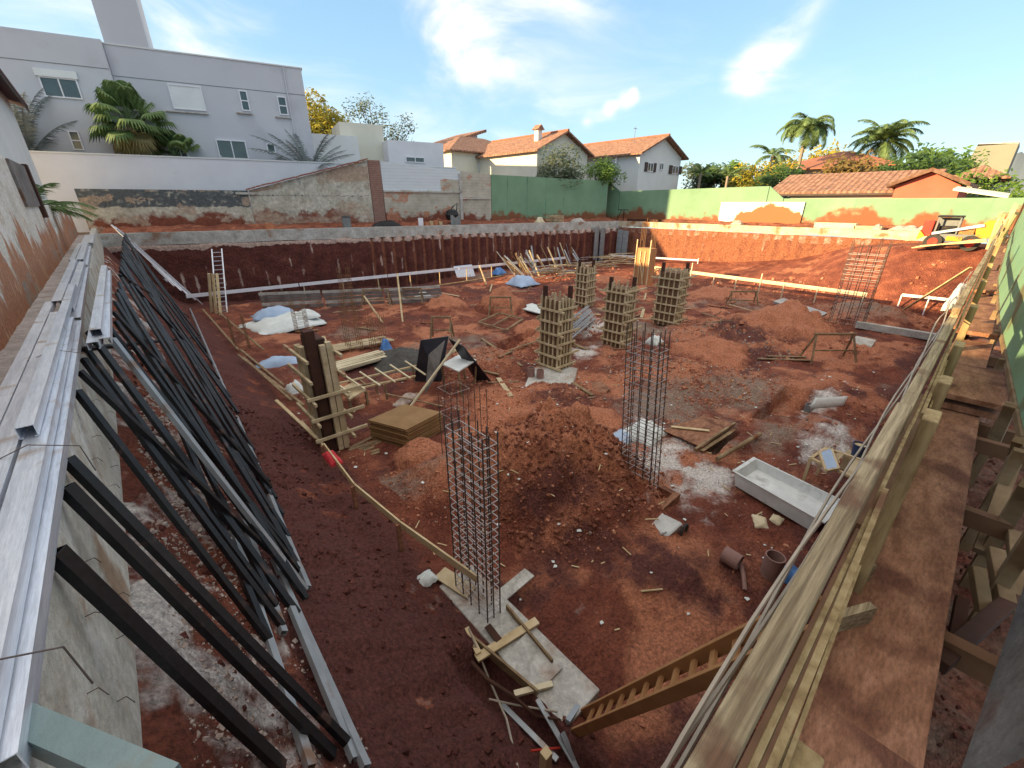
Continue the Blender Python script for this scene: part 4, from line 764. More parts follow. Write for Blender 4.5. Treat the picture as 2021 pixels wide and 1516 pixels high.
# ================================================================== CAGES
def cage(label, x0, x1, y0, y1, z0, z1, nx, ny, sp, m=None, ms=None, r=.010, extra=0, rot=0, lean=(0, 0), group='rebar column cages'):
    m = m or M_rebar; ms = ms or M_stir; base = V((x0+x1)/2, (y0+y1)/2, z0); t = T('rebar_cage', label, 'rebar cage', base, group); zs = np.arange(z0+.08, z1-extra-.02, sp)
    L_ = lambda x, y, z: V(x+lean[0]*(z-z0), y+lean[1]*(z-z0), z)
    per = [(x0+(x1-x0)*i/(nx-1), y) for i in range(nx) for y in (y0, y1)]+[(x, y0+(y1-y0)*j/(ny-1)) for j in range(1, ny-1) for x in (x0, x1)]
    for k, (x, y) in enumerate(per):
        top = z1-(extra*R.random()*.6 if extra else 0); MB().tube(L_(x, y, z0), L_(x+R.uniform(-.01, .01), y+R.uniform(-.01, .01), top), r*1.15, 5).build('main_bar', m, t)
    sb = None
    for k, z in enumerate(zs):
        mb = MB(); z += R.uniform(-.012, .012); c = [L_(x, y, z) for x, y in ((x0, y0), (x1, y0), (x1, y1), (x0, y1))]
        for i in range(4): mb.tube(c[i], c[(i+1) % 4], r*.85, 4, cap=False)
        for j in range(1, ny-1, 2): y = y0+(y1-y0)*j/(ny-1); mb.tube(L_(x0, y, z), L_(x1, y, z), r*.6, 4, cap=False)
        mb.build('stirrup', ms, t)
    t.rotation_euler = (0, 0, rot); return t
cage('tall black rebar cage nearest the camera, standing on the pale footing', 2.60, 2.84, 3.42, 4.22, .12, 3.25, 3, 5, .145)
cage('slender tall rebar cage beside the white cement spill', 6.86, 7.20, 3.36, 4.06, .05, 3.7, 3, 5, .15, extra=.3, lean=(0, .075))
cage('wide tall rebar cage in front of the sunlit far slope', 26.6, 27.3, 3.5, 4.9, .05, 4.2, 3, 5, .24, r=.013, m=M_rebar, ms=M_stir, extra=.5)
# bundle of starter bars behind the first cage
t = T('starter_bars', 'bundle of thin black starter bars rising behind the nearest rebar cage', 'rebar', P(905, 930, 0))
for k in range(9):
    px = 876+k*11; p = P(px, 925+R.uniform(-12, 12), 0); MB().tube(p, V(p.x+R.uniform(-.02, .02), p.y, 2.25+R.uniform(-.3, .45)), .009, 5).build('bar', M_rebar, t)
for z in (1.5, 2.1): q = P(905, 925, 0); MB().path([q+V(-.25, .25, z), q+V(.25, .25, z), q+V(.25, -.25, z), q+V(-.25, -.25, z), q+V(-.25, .25, z)], .006, 4).build('stirrup', M_stir, t)
for px, py, hh, lab in [(597, 655, 1.65, 'brown starter bars rising in front of the white tarpaulin'), (700, 690, 2.4, 'rusty starter bars at the middle left of the pit floor'), (748, 690, 1.6, 'short rusty starter bars beside the timber stack'), (480, 690, 1.5, 'rusty starter bars near the toe of the left slope'), (690, 615, 2.6, 'distant rusty starter bars below the white board')]:
    p = P(px, py, 0); cage(lab, p.x-.25, p.x+.25, p.y-.3, p.y+.3, 0, hh, 2, 4, .22, M_rust, M_rust, .010, extra=.3, group='rusty starter bars on the pit floor')
# ================================================================== FORMWORK COLUMNS
def formcol(label, x0, x1, y0, y1, h_, seed, nst=4, sp=.42, group='timber formwork columns', long_=True, wide=.052):
    rnd = random.Random(seed); t = T('formwork_column', label, 'formwork', ((x0+x1)/2, (y0+y1)/2, .02), group)
    MB().box(x0, x1, y0, y1, .02, h_-.25).build('plywood', M_fply, t)
    k = .035
    for j in range(nst+1):
        y = y0+(y1-y0)*j/nst; MB().box(x0-k*2, x0-.004, y-wide/2, y+wide/2, .02, h_-rnd.uniform(0, .25)).build('stud', M_form, t)
        MB().box(x1+.004, x1+k*2, y-wide/2, y+wide/2, .02, h_-rnd.uniform(0, .25)).build('stud', M_form, t)
    for j in range(nst):
        x = x0+(x1-x0)*(j+.5)/nst
        for yy in ((y0-k*2, y0-.004), (y1+.004, y1+k*2)): MB().box(x-wide/2, x+wide/2, yy[0], yy[1], .02, h_-rnd.uniform(0, .25)).build('stud', M_form, t)
    z = .22; n_ = 0
    while z < h_-.35:
        e = rnd.uniform(.12, .35) if long_ else .1; f = rnd.uniform(.25, .75) if long_ and rnd.random() < .6 else .15
        o = .075
        MB().box(x0-o-.05, x0-o+.002, y0-e-.05, y1+f*.6, z, z+.07).build('waler', M_form, t)
        MB().box(x1+o, x1+o+.05, y0-.12, y1+.2, z, z+.07).build('waler', M_form, t)
        MB().box(x0-.3*e-.1, x1+f, y0-o-.05, y0-o+.002, z+.075, z+.145).build('waler', M_form, t)
        MB().box(x0-.15, x1+.25, y1+o, y1+o+.05, z+.075, z+.145).build('waler', M_form, t)
        z += sp; n_ += 1
    MB().box(x0-.0, x0+.12, y1-.14, y1-.01, h_-.24, h_+.18).build('corner_post', M_dkwood, t); MB().box(x1-.12, x1, y0+.01, y0+.14, h_-.24, h_+.2).build('corner_post', M_dkwood, t)
    return t
formcol('slatted formwork column standing on a grey concrete footing at the centre', 10.78, 11.42, 9.5, 10.35, 2.95, 2)
formcol('slatted formwork column behind the slender rebar cage', 15.1, 15.8, 9.75, 10.65, 2.75, 3)
formcol('slatted formwork column with long walers in front of the orange slope', 19.9, 20.6, 9.9, 11.0, 2.9, 4)
formcol('narrow formwork column beside the stack of steel bars', 20.0, 20.6, 15.6, 16.4, 2.55, 5, long_=False, nst=3, wide=.09)
# near-left column with a dark slot
t = T('formwork_column', 'formwork column with a dark slot near the foot of the left slope', 'formwork', (2.85, 10.2, .02), 'timber formwork columns')
MB().box(2.72, 3.05, 9.9, 10.6, .02, 2.9).build('plywood', M_dkwood, t); MB().box(2.60, 2.82, 9.80, 10.02, .02, 3.15).build('corner_post', M_dkwood, t)
for (x, y) in [(2.58, 10.12), (2.58, 10.3), (2.58, 10.48), (2.92, 9.78), (3.06, 9.78), (3.14, 9.95)]: MB().box(x-.06, x+.06, y-.06, y+.06, .02, 2.75+R.uniform(-.1, .1)).build('stud', M_form, t)
for z in (.35, .9, 1.45, 2.0, 2.5):
    MB().box(2.44, 2.5, 9.5, 11.2, z, z+.07).build('waler', M_form, t); MB().box(3.2, 3.26, 9.5, 11.0, z, z+.07).build('waler', M_form, t)
    if z in (.35, .9, 1.45): MB().box(2.35, 3.65, 9.66, 9.71, z+.1, z+.17).build('waler', M_form, t)
# orange plywood column with starter bars
p = P(1268, 562, 0); t = T('plywood_column', 'orange plywood column box with starter bars above its top', 'formwork', (p.x, p.y, 0), 'timber formwork columns')
MB().box(p.x-.4, p.x+.4, p.y-.6, p.y+.6, 0, 2.7).build('plywood', M_ply, t)
for i in range(4): MB().box(p.x-.47, p.x-.402, p.y-.6+.38*i, p.y-.53+.38*i, 0, 3.3 if i in (0, 3) else 2.5).build('stud', M_pine, t)
for i in range(8): MB().tube((p.x-.3+.2*(i % 4), p.y-.5+.9*(i//4), 2.6), (p.x-.3+.2*(i % 4), p.y-.45+.85*(i//4), 4.5+.3*R.random()), .018, 5).build('bar', M_rust, t)
MB().bar((p.x-.5, p.y-.3, .1), (p.x-.5, p.y+.1, 1.7), .08, .05).build('brace', M_pine, t)
# ================================================================== FOOTINGS AND BEAMS ON THE FLOOR
def pp(px, py, z=0.): return P(px, py, z)
b = MB(); b.prism([(2.42, 1.75, -.2), (3.08, 1.75, -.2), (3.08, 4.45, -.2), (2.42, 4.45, -.2)], (0, 0, .34))
tag(b.build('concrete_footing', M_conc, bevel=.02), 'long pale concrete footing beneath the nearest rebar cage', 'footing')
def plank(px0, py0, px1, py1, z0, z1, w_, h_, m, label, name='plank', cat='plank', group=None, roll=0, gd=True):
    a = PG(px0, py0, z0) if gd else P(px0, py0, z0); c = PG(px1, py1, z1) if gd else P(px1, py1, z1); return tag(MB().bar(a, c, w_, h_, roll=roll).build(name, m), label, cat, group)
FZ = .19
for a in [(940, 1300, 1060, 1225, FZ, FZ, .12, .035, M_pine, 'thick timber laid across the footing in front of the nearest cage'), (1015, 1370, 1090, 1350, FZ, FZ, .07, .04, M_fresh, 'short pale timber across the near end of the footing'), (985, 1180, 1045, 1130, .1, .1, .22, .025, M_conc, 'wide grey board behind the nearest rebar cage'), (925, 1255, 1060, 1370, .16, .16, .03, .16, M_wood, 'side board along the left edge of the footing'), (1000, 1200, 1090, 1310, .16, .16, .03, .16, M_wood, 'side board along the right edge of the footing'),
          (868, 1130, 930, 1170, .18, .18, .25, .03, M_form, 'plywood offcut at the far end of the footing'), (962, 1235, 985, 1265, .2, .2, .1, .02, M_dkwood, 'small dark board against the foot of the nearest cage'), (920, 1240, 945, 1290, .25, .22, .08, .03, M_pine, 'short pale offcut leaning at the left of the footing')]:
    plank(*a, gd=False)
b = MB(); b.prism([P(990, 1300, .16), P(1040, 1250, .16), P(1110, 1320, .16), P(1060, 1370, .16)], (0, 0, .02)); tag(b.build('plywood_sheet', M_conc), 'cement crusted plywood sheet lying on the footing', 'plywood sheet')
b = MB(); b.path([PG(930, 1290, .2), PG(960, 1340, .25), PG(1010, 1372, .3), PG(1060, 1385, .2), PG(1105, 1420, .1)], [.03, .028, .025, .02, .012], 7); tag(b.build('root', M_dkwood), 'thick dark root curving over the near end of the footing', 'root')
b = MB(); b.path([PG(965, 1380, .12), PG(1020, 1392, .16), PG(1100, 1405, .1)], .012, 6); tag(b.build('stick', M_cable), 'thin straight stick across the near end of the footing', 'stick')
b = MB(); b.path([PG(925, 1240, .15), PG(965, 1340, .1), PG(1000, 1420, .08), PG(1025, 1530, .08)], .014, 6); tag(b.build('cable', M_cable), 'pale cable bending down the slope beside the footing', 'cable')
b = MB(); b.tube(PG(1048, 1482, .1), PG(1108, 1445, .15), .013, 8); tag(b.build('red_pipe', M_redp), 'thin red pipe lying above the stake top at the bottom', 'pipe')
p = P(1078, 1485, .95); b = MB(); b.box(p.x-.045, p.x+.045, p.y-.045, p.y+.045, -.1, .95); tag(b.build('stake', M_pine, bevel=.006), 'square timber stake at the bottom centre of the photo', 'stake')
for a in [((1110, 1440), (1140, 1516), .035), ((1060, 1380), (1150, 1500), .03), ((990, 1390), (1100, 1500), .03), ((1150, 1380), (1120, 1425), .05)]:
    tag(MB().bar(PG(*a[0], .06), PG(*a[1], .06), .06, a[2]).build('metal_strip', M_galv2), 'dirty grey strip in the hollow at the end of the footing', 'strip', 'grey strips in the hollow by the footing')
# footing frame under cage B
p0 = (6.6, 3.0); b = MB()
for (x0, x1, y0, y1) in [(6.6, 7.5, 3.0, 3.12), (6.6, 7.5, 4.25, 4.37), (6.6, 6.72, 3.12, 4.25), (7.38, 7.5, 3.12, 4.25)]: b.box(x0, x1, y0, y1, -.05, .14)
tag(b.build('footing_frame', M_mud), 'mud covered timber frame around the foot of the slender cage', 'timber frame')
# concrete pad under column E with two clay pipes
b = MB(); q = [P(1035, 770, 0), P(1075, 790, 0), P(1130, 765, 0), P(1140, 735, 0), P(1090, 725, 0), P(1050, 735, 0)]; b.prism([v-V(0, 0, .1) for v in q], (0, 0, .28)); tag(b.build('concrete_footing', M_conc, bevel=.04), 'rough grey concrete pad under the central formwork column', 'footing')
def pipe(px, py, z, r, ln, label, m=M_clay, lie=None):
    c = PG(px, py, z); mb = MB()
    if lie is None: mb.lathe(c, [(r, 0), (r, ln), (r*.86, ln), (r*.86, .03)], 18)
    else:
        e = PG(*lie, z); d = (e-c).normalized(); x = d.orthogonal().normalized(); y = d.cross(x); n_ = 18; rr = [(r, 0), (r, 1), (r*.85, 1), (r*.85, 0)]
        for k_, (ra, f) in enumerate(rr+[rr[0]]):
            for j in range(n_): a = 2*math.pi*j/n_; mb.v.append(tuple(c.lerp(e, f)+(x*math.cos(a)+y*math.sin(a))*ra))
        for k_ in range(4):
            for j in range(n_): mb.f.append((k_*n_+j, k_*n_+(j+1) % n_, (k_+1)*n_+(j+1) % n_, (k_+1)*n_+j))
    return tag(mb.build('pipe_section', m, smooth=False), label, 'pipe')
pipe(1048, 742, .15, .13, .32, 'left one of two upright clay pipes on the grey pad'); pipe(1066, 745, .15, .13, .28, 'right one of two upright clay pipes on the grey pad')
pipe(1519, 1135, 0, .15, .42, 'upright brown pipe section with an open pale rim'); pipe(1428, 1092, .14, .14, 0, 'brown pipe section lying on its side near the upright pipe', lie=(1460, 1112))
pipe(1597, 808, 0, .14, .24, 'short dark pipe stub in front of the white bowed sheet', m=M_grey)
b = MB(); b.path([PG(1462, 1112, .05), PG(1468, 1140, .08), PG(1470, 1165, .03)], .035, 8); tag(b.build('pipe_elbow', M_clay), 'bent clay coloured pipe going into the ground below the lying pipe', 'pipe')
# ladder leaning at the near side
a0, a1 = P(1150, 1408, 0.05), P(1510, 1233, 3.3); c0, c1 = P(1130, 1448, 0.05), P(1510, 1294, 3.3); a1 = a0.lerp(a1, 1.14); c1 = c0.lerp(c1, 1.14)
t = T('timber_ladder', 'brown timber ladder leaning up to the plank walkway', 'ladder', a0); fd = ((a1-a0).cross(c0-a0)).normalized()
MB().bar(a0, a1, .035, .11, fd).build('stringer', M_lad, t, bevel=.004); MB().bar(c0, c1, .035, .11, fd).build('stringer', M_lad, t, bevel=.004)
for i in range(13): f = .1+.07*i; MB().bar(a0.lerp(a1, f), c0.lerp(c1, f), .06, .028, fd).build('rung', M_lad, t)
# white mortar trough
tr = [P(1450, 932, .38), P(1490, 906, .38), P(1662, 990, .38), P(1622, 1030, .38)]; cen = (tr[0]+tr[1]+tr[2]+tr[3])/4
def loop(f, z): return [V(cen.x+(q.x-cen.x)*f, cen.y+(q.y-cen.y)*f, z) for q in tr]
b = MB(); rings = [loop(.93, .05), loop(1, .38), loop(1.06, .385), loop(1.06, .40), loop(.97, .40), loop(.86, .2)]
for r_ in rings: b.v += [tuple(v) for v in r_]
for i in range(5):
    for j in range(4): b.f.append((i*4+j, i*4+(j+1) % 4, i*4+4+(j+1) % 4, i*4+4+j))
b.f += [(0, 3, 2, 1), (20, 21, 22, 23)]; t = tag(b.build('mortar_trough', M_trof), 'long pale steel mortar trough with sloping sides on the pit floor', 'trough')
b = MB(); 
for f in (.3, .7):
    q = tr[0].lerp(tr[3], f); e = tr[1].lerp(tr[2], f)
# excavated hole with plywood cover and pole
b = MB(); b.prism([P(1308, 850, .12), P(1385, 822, .1), P(1450, 836, .1), P(1385, 884, .12)], (0, 0, .02)); tag(b.build('plywood_sheet', M_mud), 'muddy reddish plywood sheet lying beside the square hole', 'plywood sheet')
plank(1372, 888, 1450, 836, .12, .12, .06, .08, M_wood, 'timber along the edge of the plywood at the square hole', gd=False); plank(1385, 890, 1450, 848, .06, .06, .09, .03, M_wood, 'flat board on the near lip of the square hole', gd=False)
b = MB(); b.tube(P(1415, 906, .1), P(1500, 857, .1), .055, 10); tag(b.build('pole', M_wood), 'round grey pole lying across the side of the square hole', 'pole')
plank(1325, 842, 1400, 850, .17, .17, .1, .02, M_pine, 'pale strip lying on the muddy plywood sheet', gd=False)
# work table and bucket by the rail
t = T('work_table', 'rough timber work table with a tray beside the railing', 'table', P(1640, 950, 0)); q = [P(1600, 905, .75), P(1630, 885, .75), P(1720, 915, .75), P(1700, 950, .75)]
for i in range(4): MB().bar(q[i], q[(i+1) % 4], .06, .05).build('rail', M_pine, t); MB().bar(q[i], V(q[i].x, q[i].y, 0), .06, .06).build('leg', M_pine, t)
b = MB()
for f in (.35, .75): b.bar(q[0].lerp(q[3], f), q[1].lerp(q[2], f), .12, .02)
b.build('tabletop', M_form, t)
t2 = T('mixing_tray', 'small wooden tray with a grey sheet on the work table', 'tray', P(1635, 915, .8)); c = [P(1617, 893, .82), P(1640, 885, .82), P(1655, 925, .82), P(1630, 930, .82)]; MB().prism(c, (0, 0, .02)).build('sheet', M_lblue, t2)
for i in range(4): MB().bar(c[i], c[(i+1) % 4], .04, .05).build('side', M_pine, t2)
t = T('bucket', 'dark blue bucket filled with cement beside the work table', 'bucket', P(1690, 905, .0)); c = P(1690, 900, .4)
MB().lathe(V(c.x, c.y, c.z), [(.10, 0), (.14, .3), (.15, .3), (.15, .32), (.13, .32)], 18).build('body', mat('navy_plastic', [(.03, .05, .12), (.05, .08, .18)], 2, .5, .1), t); MB().lathe(V(c.x, c.y, c.z+.28), [(.135, 0), (.0, .02)], 14).build('cement', M_pine, t)
b = MB(); b.box(c.x-.2, c.x+.2, c.y-.2, c.y+.2, .0, c.z); tag(b.build('block_stand', M_form), 'rough timber box carrying the dark blue bucket', 'box')
# white bowed sheet, tarps and cement debris
def crumple(cp, rx, ry, hgt, name, label, cat, m, seed=1, rz=0, n=16, gr=None):
    us = np.linspace(-1, 1, n); c_, s_ = math.cos(rz), math.sin(rz)
    def fn(U, Vv):
        k = 1+.25*(fbm(U*2+9, Vv*2, seed)-.5); x = U*rx*k; y = Vv*ry*k; z = hgt*((1-np.abs(U)**2.5)*(1-np.abs(Vv)**2.5))*(.45+.9*fbm(U*2.2, Vv*2.2, seed+1))+.04*(fbm(U*7, Vv*7, seed+2)-.5)+.03
        return cp.x+x*c_-y*s_, cp.y+x*s_+y*c_, cp.z+z
    return tag(sheet(fn, us, us, lambda U, Vv: (Z0(U), Z0(U), Z0(U)), name, m, thick=(0, 0, -.05), kind=None), label, cat, gr)
a = P(1600, 812, 0); c = P(1665, 808, 0); dd = (c-a)
def bw(U, Vv): return a.x+dd.x*U-.25*np.sin(Vv*3.14), a.y+dd.y*U, .02+.42*Vv+0*U
tag(sheet(lambda U, Vv: bw(U, Vv), np.linspace(0, 1, 10), np.linspace(0, 1, 8), lambda U, Vv: (Z0(U), Z0(U), Z0(U)), 'bowed_sheet', M_tarp, thick=(.03, 0, 0), kind=None), 'white bowed plastic sheet standing beside the short pipe stub', 'sheet')
crumple(P(1272, 855, .02), .55, .45, .28, 'cement_bag', 'torn pale cement bag heap behind the slender cage', 'bag', M_tarp, 3); crumple(P(1225, 865, .02), .38, .25, .1, 'plastic_sheet', 'pale blue plastic sheet beside the torn cement bag heap', 'plastic sheet', M_lblue, 4)
crumple(P(1500, 1032, .02), .18, .12, .08, 'paper_bag', 'crushed tan paper bag in front of the trough', 'bag', M_fresh, 5, .5); crumple(P(1532, 1027, .02), .12, .1, .06, 'paper_bag', 'small crushed paper scrap right of the tan bag', 'bag', M_fresh, 6)
crumple(P(1560, 1140, .05), .16, .22, .2, 'blue_bag', 'bright blue plastic bag beside the railing', 'bag', M_blue, 7, .5); crumple(P(840, 1145, .25), .16, .12, .12, 'white_bag', 'small white plastic bag on the slope by the footing', 'bag', M_tarp, 8)
crumple(P(560, 640, .0), 1.7, 1.5, .5, 'tarpaulin', 'large white tarpaulin spread over a heap near the far left', 'tarpaulin', M_tarp, 9, .1, 24); crumple(P(542, 622, .35), 1.0, .55, .45, 'cushion_bag', 'pale blue bag lying on top of the white tarpaulin', 'bag', M_lblue, 10, .0)
crumple(P(605, 625, .3), .6, .5, .4, 'white_sack', 'white sack on the right end of the tarpaulin', 'sack', M_tarp, 11); crumple(P(985, 540, .0), .6, .5, .5, 'blue_tarpaulin', 'small blue tarpaulin heap left of the leaning boards', 'tarpaulin', M_blue, 12); crumple(P(1030, 560, .0), 1.0, 1.0, .7, 'grey_tarpaulin', 'crumpled pale blue grey tarpaulin below the leaning boards', 'tarpaulin', M_lblue, 13)
crumple(P(545, 722, .0), .9, .35, .35, 'blue_sheet', 'pale blue grey sheet roll behind the slope toe boards', 'sheet', M_lblue, 14, .0); crumple(P(582, 770, .3), .25, .25, .3, 'cement_bag', 'open white cement bag beside the dark slotted column', 'bag', M_tarp, 15)
crumple(P(1292, 675, 0), .35, .3, .3, 'white_bag', 'small white bag behind the slender rebar cage', 'bag', M_tarp, 16); crumple(P(800, 790, 0), .5, .2, .12, 'rag', 'dirty pale rag below the leaning white pole', 'rag', M_pale, 17, .6)
crumple(P(762, 688, .9), .18, .14, .35, 'blue_bag', 'blue bag on the corner of the timber stack', 'bag', M_blue, 18); crumple(P(1030, 770, .0), .12, .1, .1, 'white_scrap', 'small white scrap in front of the clay pipes', 'scrap', M_tarp, 19); crumple(P(1110, 768, .0), .2, .12, .06, 'white_scrap', 'flat white scrap before the grey pad', 'scrap', M_tarp, 20)
crumple(P(835, 585, 0), .5, .3, .3, 'pale_sack', 'pale sack by the white board legs', 'sack', M_tarp, 26)
# wheelbarrow with tools
c = P(1318, 1050, 0); t = T('wheelbarrow', 'tipped wheelbarrow with a dented pale tray beside long handled tools', 'wheelbarrow', c)
b = MB(); b.prism([P(1285, 1040, .12), P(1312, 1020, .3), P(1345, 1036, .28), P(1316, 1062, .1)], (0.02, 0.02, .03)); b.prism([P(1345, 1036, .28), P(1316, 1062, .1), P(1322, 1066, .02), P(1350, 1044, .1)], (.02, .02, .02)); b.prism([P(1285, 1040, .12), P(1312, 1020, .3), P(1308, 1016, .18), P(1281, 1040, .02)], (.02, .02, .02)); b.build('tray', M_trof, t)
MB().tube(P(1215, 1036, .1), P(1345, 1040, .1), .018, 8).build('handle', M_dkwood, t); MB().tube(P(1285, 1062, .02), P(1316, 1050, .2), .015, 6).build('leg', M_galv2, t)
b = MB(); c = P(1352, 1048, .14); b.path([c+V(.12*math.cos(a_), .02, .12*math.sin(a_)) for a_ in np.linspace(0, 6.28, 13)], .03, 6); b.build('wheel', M_rubber, t)
tag(MB().tube(P(1195, 1030, .1), P(1300, 1024, .28), .016, 8).build('tool_handle', M_pine), 'pale tool handle resting on the wheelbarrow', 'tool')
tag(MB().tube(PG(1265, 1167, .03), PG(1308, 1163, .03), .015, 6).build('stick', M_pine), 'short pale stick on the floor below the wheelbarrow', 'stick')
# batter board on the left slope toe
BL = [(640, 880), (700, 960), (790, 1035), (940, 1142)]; BP = [P(*q, .8) for q in BL]
for i in range(3): tag(MB().bar(BP[i], BP[i+1].lerp(BP[i], -.01), .03, .14).build('batter_board', M_pine), ['thin batter board starting at the red cloth', 'thin batter board between the red cloth piece and the cage piece', 'thin batter board ending against the nearest rebar cage'][i], 'board')
for (px, py), lab in zip(BL[:3], ['stake under the red cloth', 'stake at the first bend of the batter board', 'stake halfway along the batter board']):
    q = P(px, py, .8); tag(MB().bar((q.x-.04, q.y, hz1(q.x, q.y)-.1), (q.x-.04, q.y, .82), .07, .05).build('stake', M_mud), 'timber '+lab, 'stake')
crumple(P(655, 905, .75), .12, .3, .1, 'red_cloth', 'red cloth hanging on the batter board', 'cloth', M_redcl, 21)
for i, (a, c, lab) in enumerate([((545, 790), (625, 865), 'batter board beyond the red cloth'), ((470, 700), (600, 800), 'grey plank lying along the foot of the slope'), ((480, 705), (575, 790), 'second grey plank along the foot of the slope'), ((400, 610), (470, 690), 'plank at the toe of the far left slope'), ((430, 615), (520, 690), 'board lying over the debris at the far left toe'), ((475, 690), (560, 760), 'narrow batten on the toe of the slope')]):
    plank(*a, *c, .25, .25, .08, .035, M_wood if i else M_pine, lab)
# plywood stack, dark leaning sheets, diagonal pole
c4 = [P(735, 850, .0), P(800, 812, .0), P(880, 838, .0), P(800, 890, .0)]
c4 = [P(728, 838, .45), P(800, 806, .45), P(872, 822, .45), P(803, 858, .45)]
for i in range(16):
    z = .03+i*.036; j = V(R.uniform(-.03, .03), R.uniform(-.03, .03), 0); tag(MB().prism([V(q.x, q.y, z)+j for q in c4], (0, 0, .022)).build('plywood_sheet', M_moundg if False else mat('brown_plywood', [(.22, .12, .05), (.3, .18, .08)], 2, .8, .2) if i == 0 else bpy.data.materials['brown_plywood']), 'topmost brown plywood sheet of the square stack' if i == 15 else 'brown plywood sheet inside the square stack near the dark leaning sheets', 'plywood sheet', 'square stack of brown plywood sheets')
def quadslab(pts, ext, name, label, cat, m, group=None): return tag(MB().prism(pts, ext).build(name, m), label, cat, group)
a, c = P(817, 752, 0), P(870, 758, 0); q1 = PX(830, 672, a.x+.3); q2 = PX(885, 664, a.x+1.1)
M_dpl = mat('black_faced_plywood', [(.015, .014, .02), (.03, .026, .034)], 2, .4, .1)
quadslab([a, c, q2, q1], (.03, .03, 0), 'dark_sheet', 'black faced plywood sheet leaning upright at the left of the pair', 'plywood sheet', M_dpl)
a = P(905, 672, 1.75); c = P(922, 688, 1.6); q1 = P(965, 752, .25); q2 = P(935, 760, .25)
quadslab([P(885, 668, 1.8), P(915, 684, 1.65), P(970, 754, .1), P(940, 752, .1)], (.03, .03, .0), 'dark_sheet', 'black faced plywood sheet leaning down to the right of the pair', 'plywood sheet', M_dpl)
quadslab([P(838, 780, .0), P(846, 700, 1.3), P(878, 672, 1.7), P(862, 740, .7)], (.03, .03, 0), 'brown_sheet', 'greyish brown board folded between the two black sheets', 'board', M_greyp)
tag(MB().bar(P(808, 805, .05), P(908, 670, 1.9), .07, .05).build('prop', M_fresh), 'long pale prop leaning diagonally before the black sheets', 'prop')
t = T('trestle_table', 'timber trestle carrying a cement crusted board between the black sheets', 'table', P(895, 800, 0)); q = [P(872, 720, 1.0), P(910, 700, 1.0), P(940, 712, 1.0), P(905, 735, 1.0)]
MB().prism(q, (0, 0, .04)).build('tabletop', M_trof, t)
for k in range(4): MB().bar(q[k], V(q[k].x+R.uniform(-.1, .1), q[k].y+R.uniform(-.1, .1), 0), .05, .05).build('leg', M_wood, t)
# timber stacks and racks
def stackboards(px0, py0, px1, py1, z0, nw, nz_, w_, m, lab, grp, seed=1, gap=.03, th_=.03):
    rnd = random.Random(seed); a = P(px0, py0, 0); c = P(px1, py1, 0); d = (c-a).normalized(); s_ = V(-d.y, d.x, 0)
    for k in range(nz_):
        for j in range(nw):
            o = s_*(j*(w_+gap))+V(0, 0, z0+k*(th_+.012))+d*rnd.uniform(-.2, .2); tag(MB().bar(a+o, c+o+s_*rnd.uniform(-.08, .08), w_, th_).build('board', m), lab, 'board', grp)
stackboards(660, 742, 765, 712, .1, 5, 4, .14, M_fresh, 'cream board in the stack behind the dark slotted column', 'cream boards stacked at the left of the pit', 2)
stackboards(650, 700, 770, 678, .1, 5, 2, .15, M_form, 'weathered board in the loose layer behind the cream stack', 'weathered boards behind the cream stack', 3)
t = T('timber_rack', 'ladder like frame of pale battens lying in front of the cream stack', 'rack', P(740, 745, 0))
for (a, c) in [((662, 758), (822, 722)), ((672, 775), (820, 742))]: MB().bar(P(*a, .55), P(*c, .55), .05, .05).build('rail', M_pine, t)
for i in range(6): MB().bar(P(650+i*30, 748-i*7, .62), P(690+i*30, 775-i*7, .6), .05, .04).build('crossbar', M_fresh, t)
for px, py in [(668, 758), (740, 745), (815, 725), (760, 758)]: q = P(px, py, .55); MB().bar(q, V(q.x, q.y, 0), .05, .05).build('leg', M_wood, t)
t = T('low_bench', 'rough low timber bench beside the dark slotted column', 'bench', P(700, 780, 0)); q = [P(668, 770, .45), P(700, 755, .45), P(722, 772, .45), P(690, 790, .45)]; MB().prism(q, (0, 0, .04)).build('tabletop', M_form, t)
for k in q: MB().bar(k, V(k.x, k.y, 0), .07, .07).build('leg', M_wood, t)
for i in range(7): plank(690+R.uniform(-6, 6), 885+i*4, 745+R.uniform(-9, 9), 862+i*5, .03, .03, .09, .03, M_wood, 'muddy board scattered at the foot of the square plywood stack', name='board', cat='board', group='boards by the square plywood stack', gd=False)
stackboards(860, 565, 990, 545, .0, 1, 2, .2, M_wood, 'long board on the floor below the white batter board', 'boards below the white batter board', 4)
# jumble of timber near the far corner
rnd = random.Random(5)
for i in range(34):
    px = 1015+rnd.random()*140; q = P(px, 548-(px-1015)*.16+rnd.uniform(-3, 6), 0); e = q+V(rnd.uniform(-1.2, .4), rnd.uniform(.5, 1.6), rnd.uniform(1.2, 2.4))
    tag(MB().bar(q, e, .12, .035, roll=rnd.random()).build('leaning_board', rnd.choice([M_form, M_wood, M_wood, M_galv2])), 'weathered board leaning in the jumble before the back wall', 'board', 'jumble of leaning boards near the back wall')
for i in range(46):
    px = 1060+rnd.random()*120; c = P(px, 560-(px-1060)*.30+rnd.uniform(-9, 9), 0); a_ = rnd.uniform(-.5, .5)+.2; L0 = rnd.uniform(1, 2.2); d = V(math.cos(a_), -math.sin(a_), 0)*L0*.6; z = .05+rnd.random()*.9
    tag(MB().bar(c-d+V(0, 0, z), c+d+V(0, 0, z+rnd.uniform(-.1, .1)), .12, .04).build('stacked_board', rnd.choice([M_form, M_wood, M_galv2])), 'grey board lying in the wide heap near the far corner', 'board', 'heap of grey boards near the far corner')
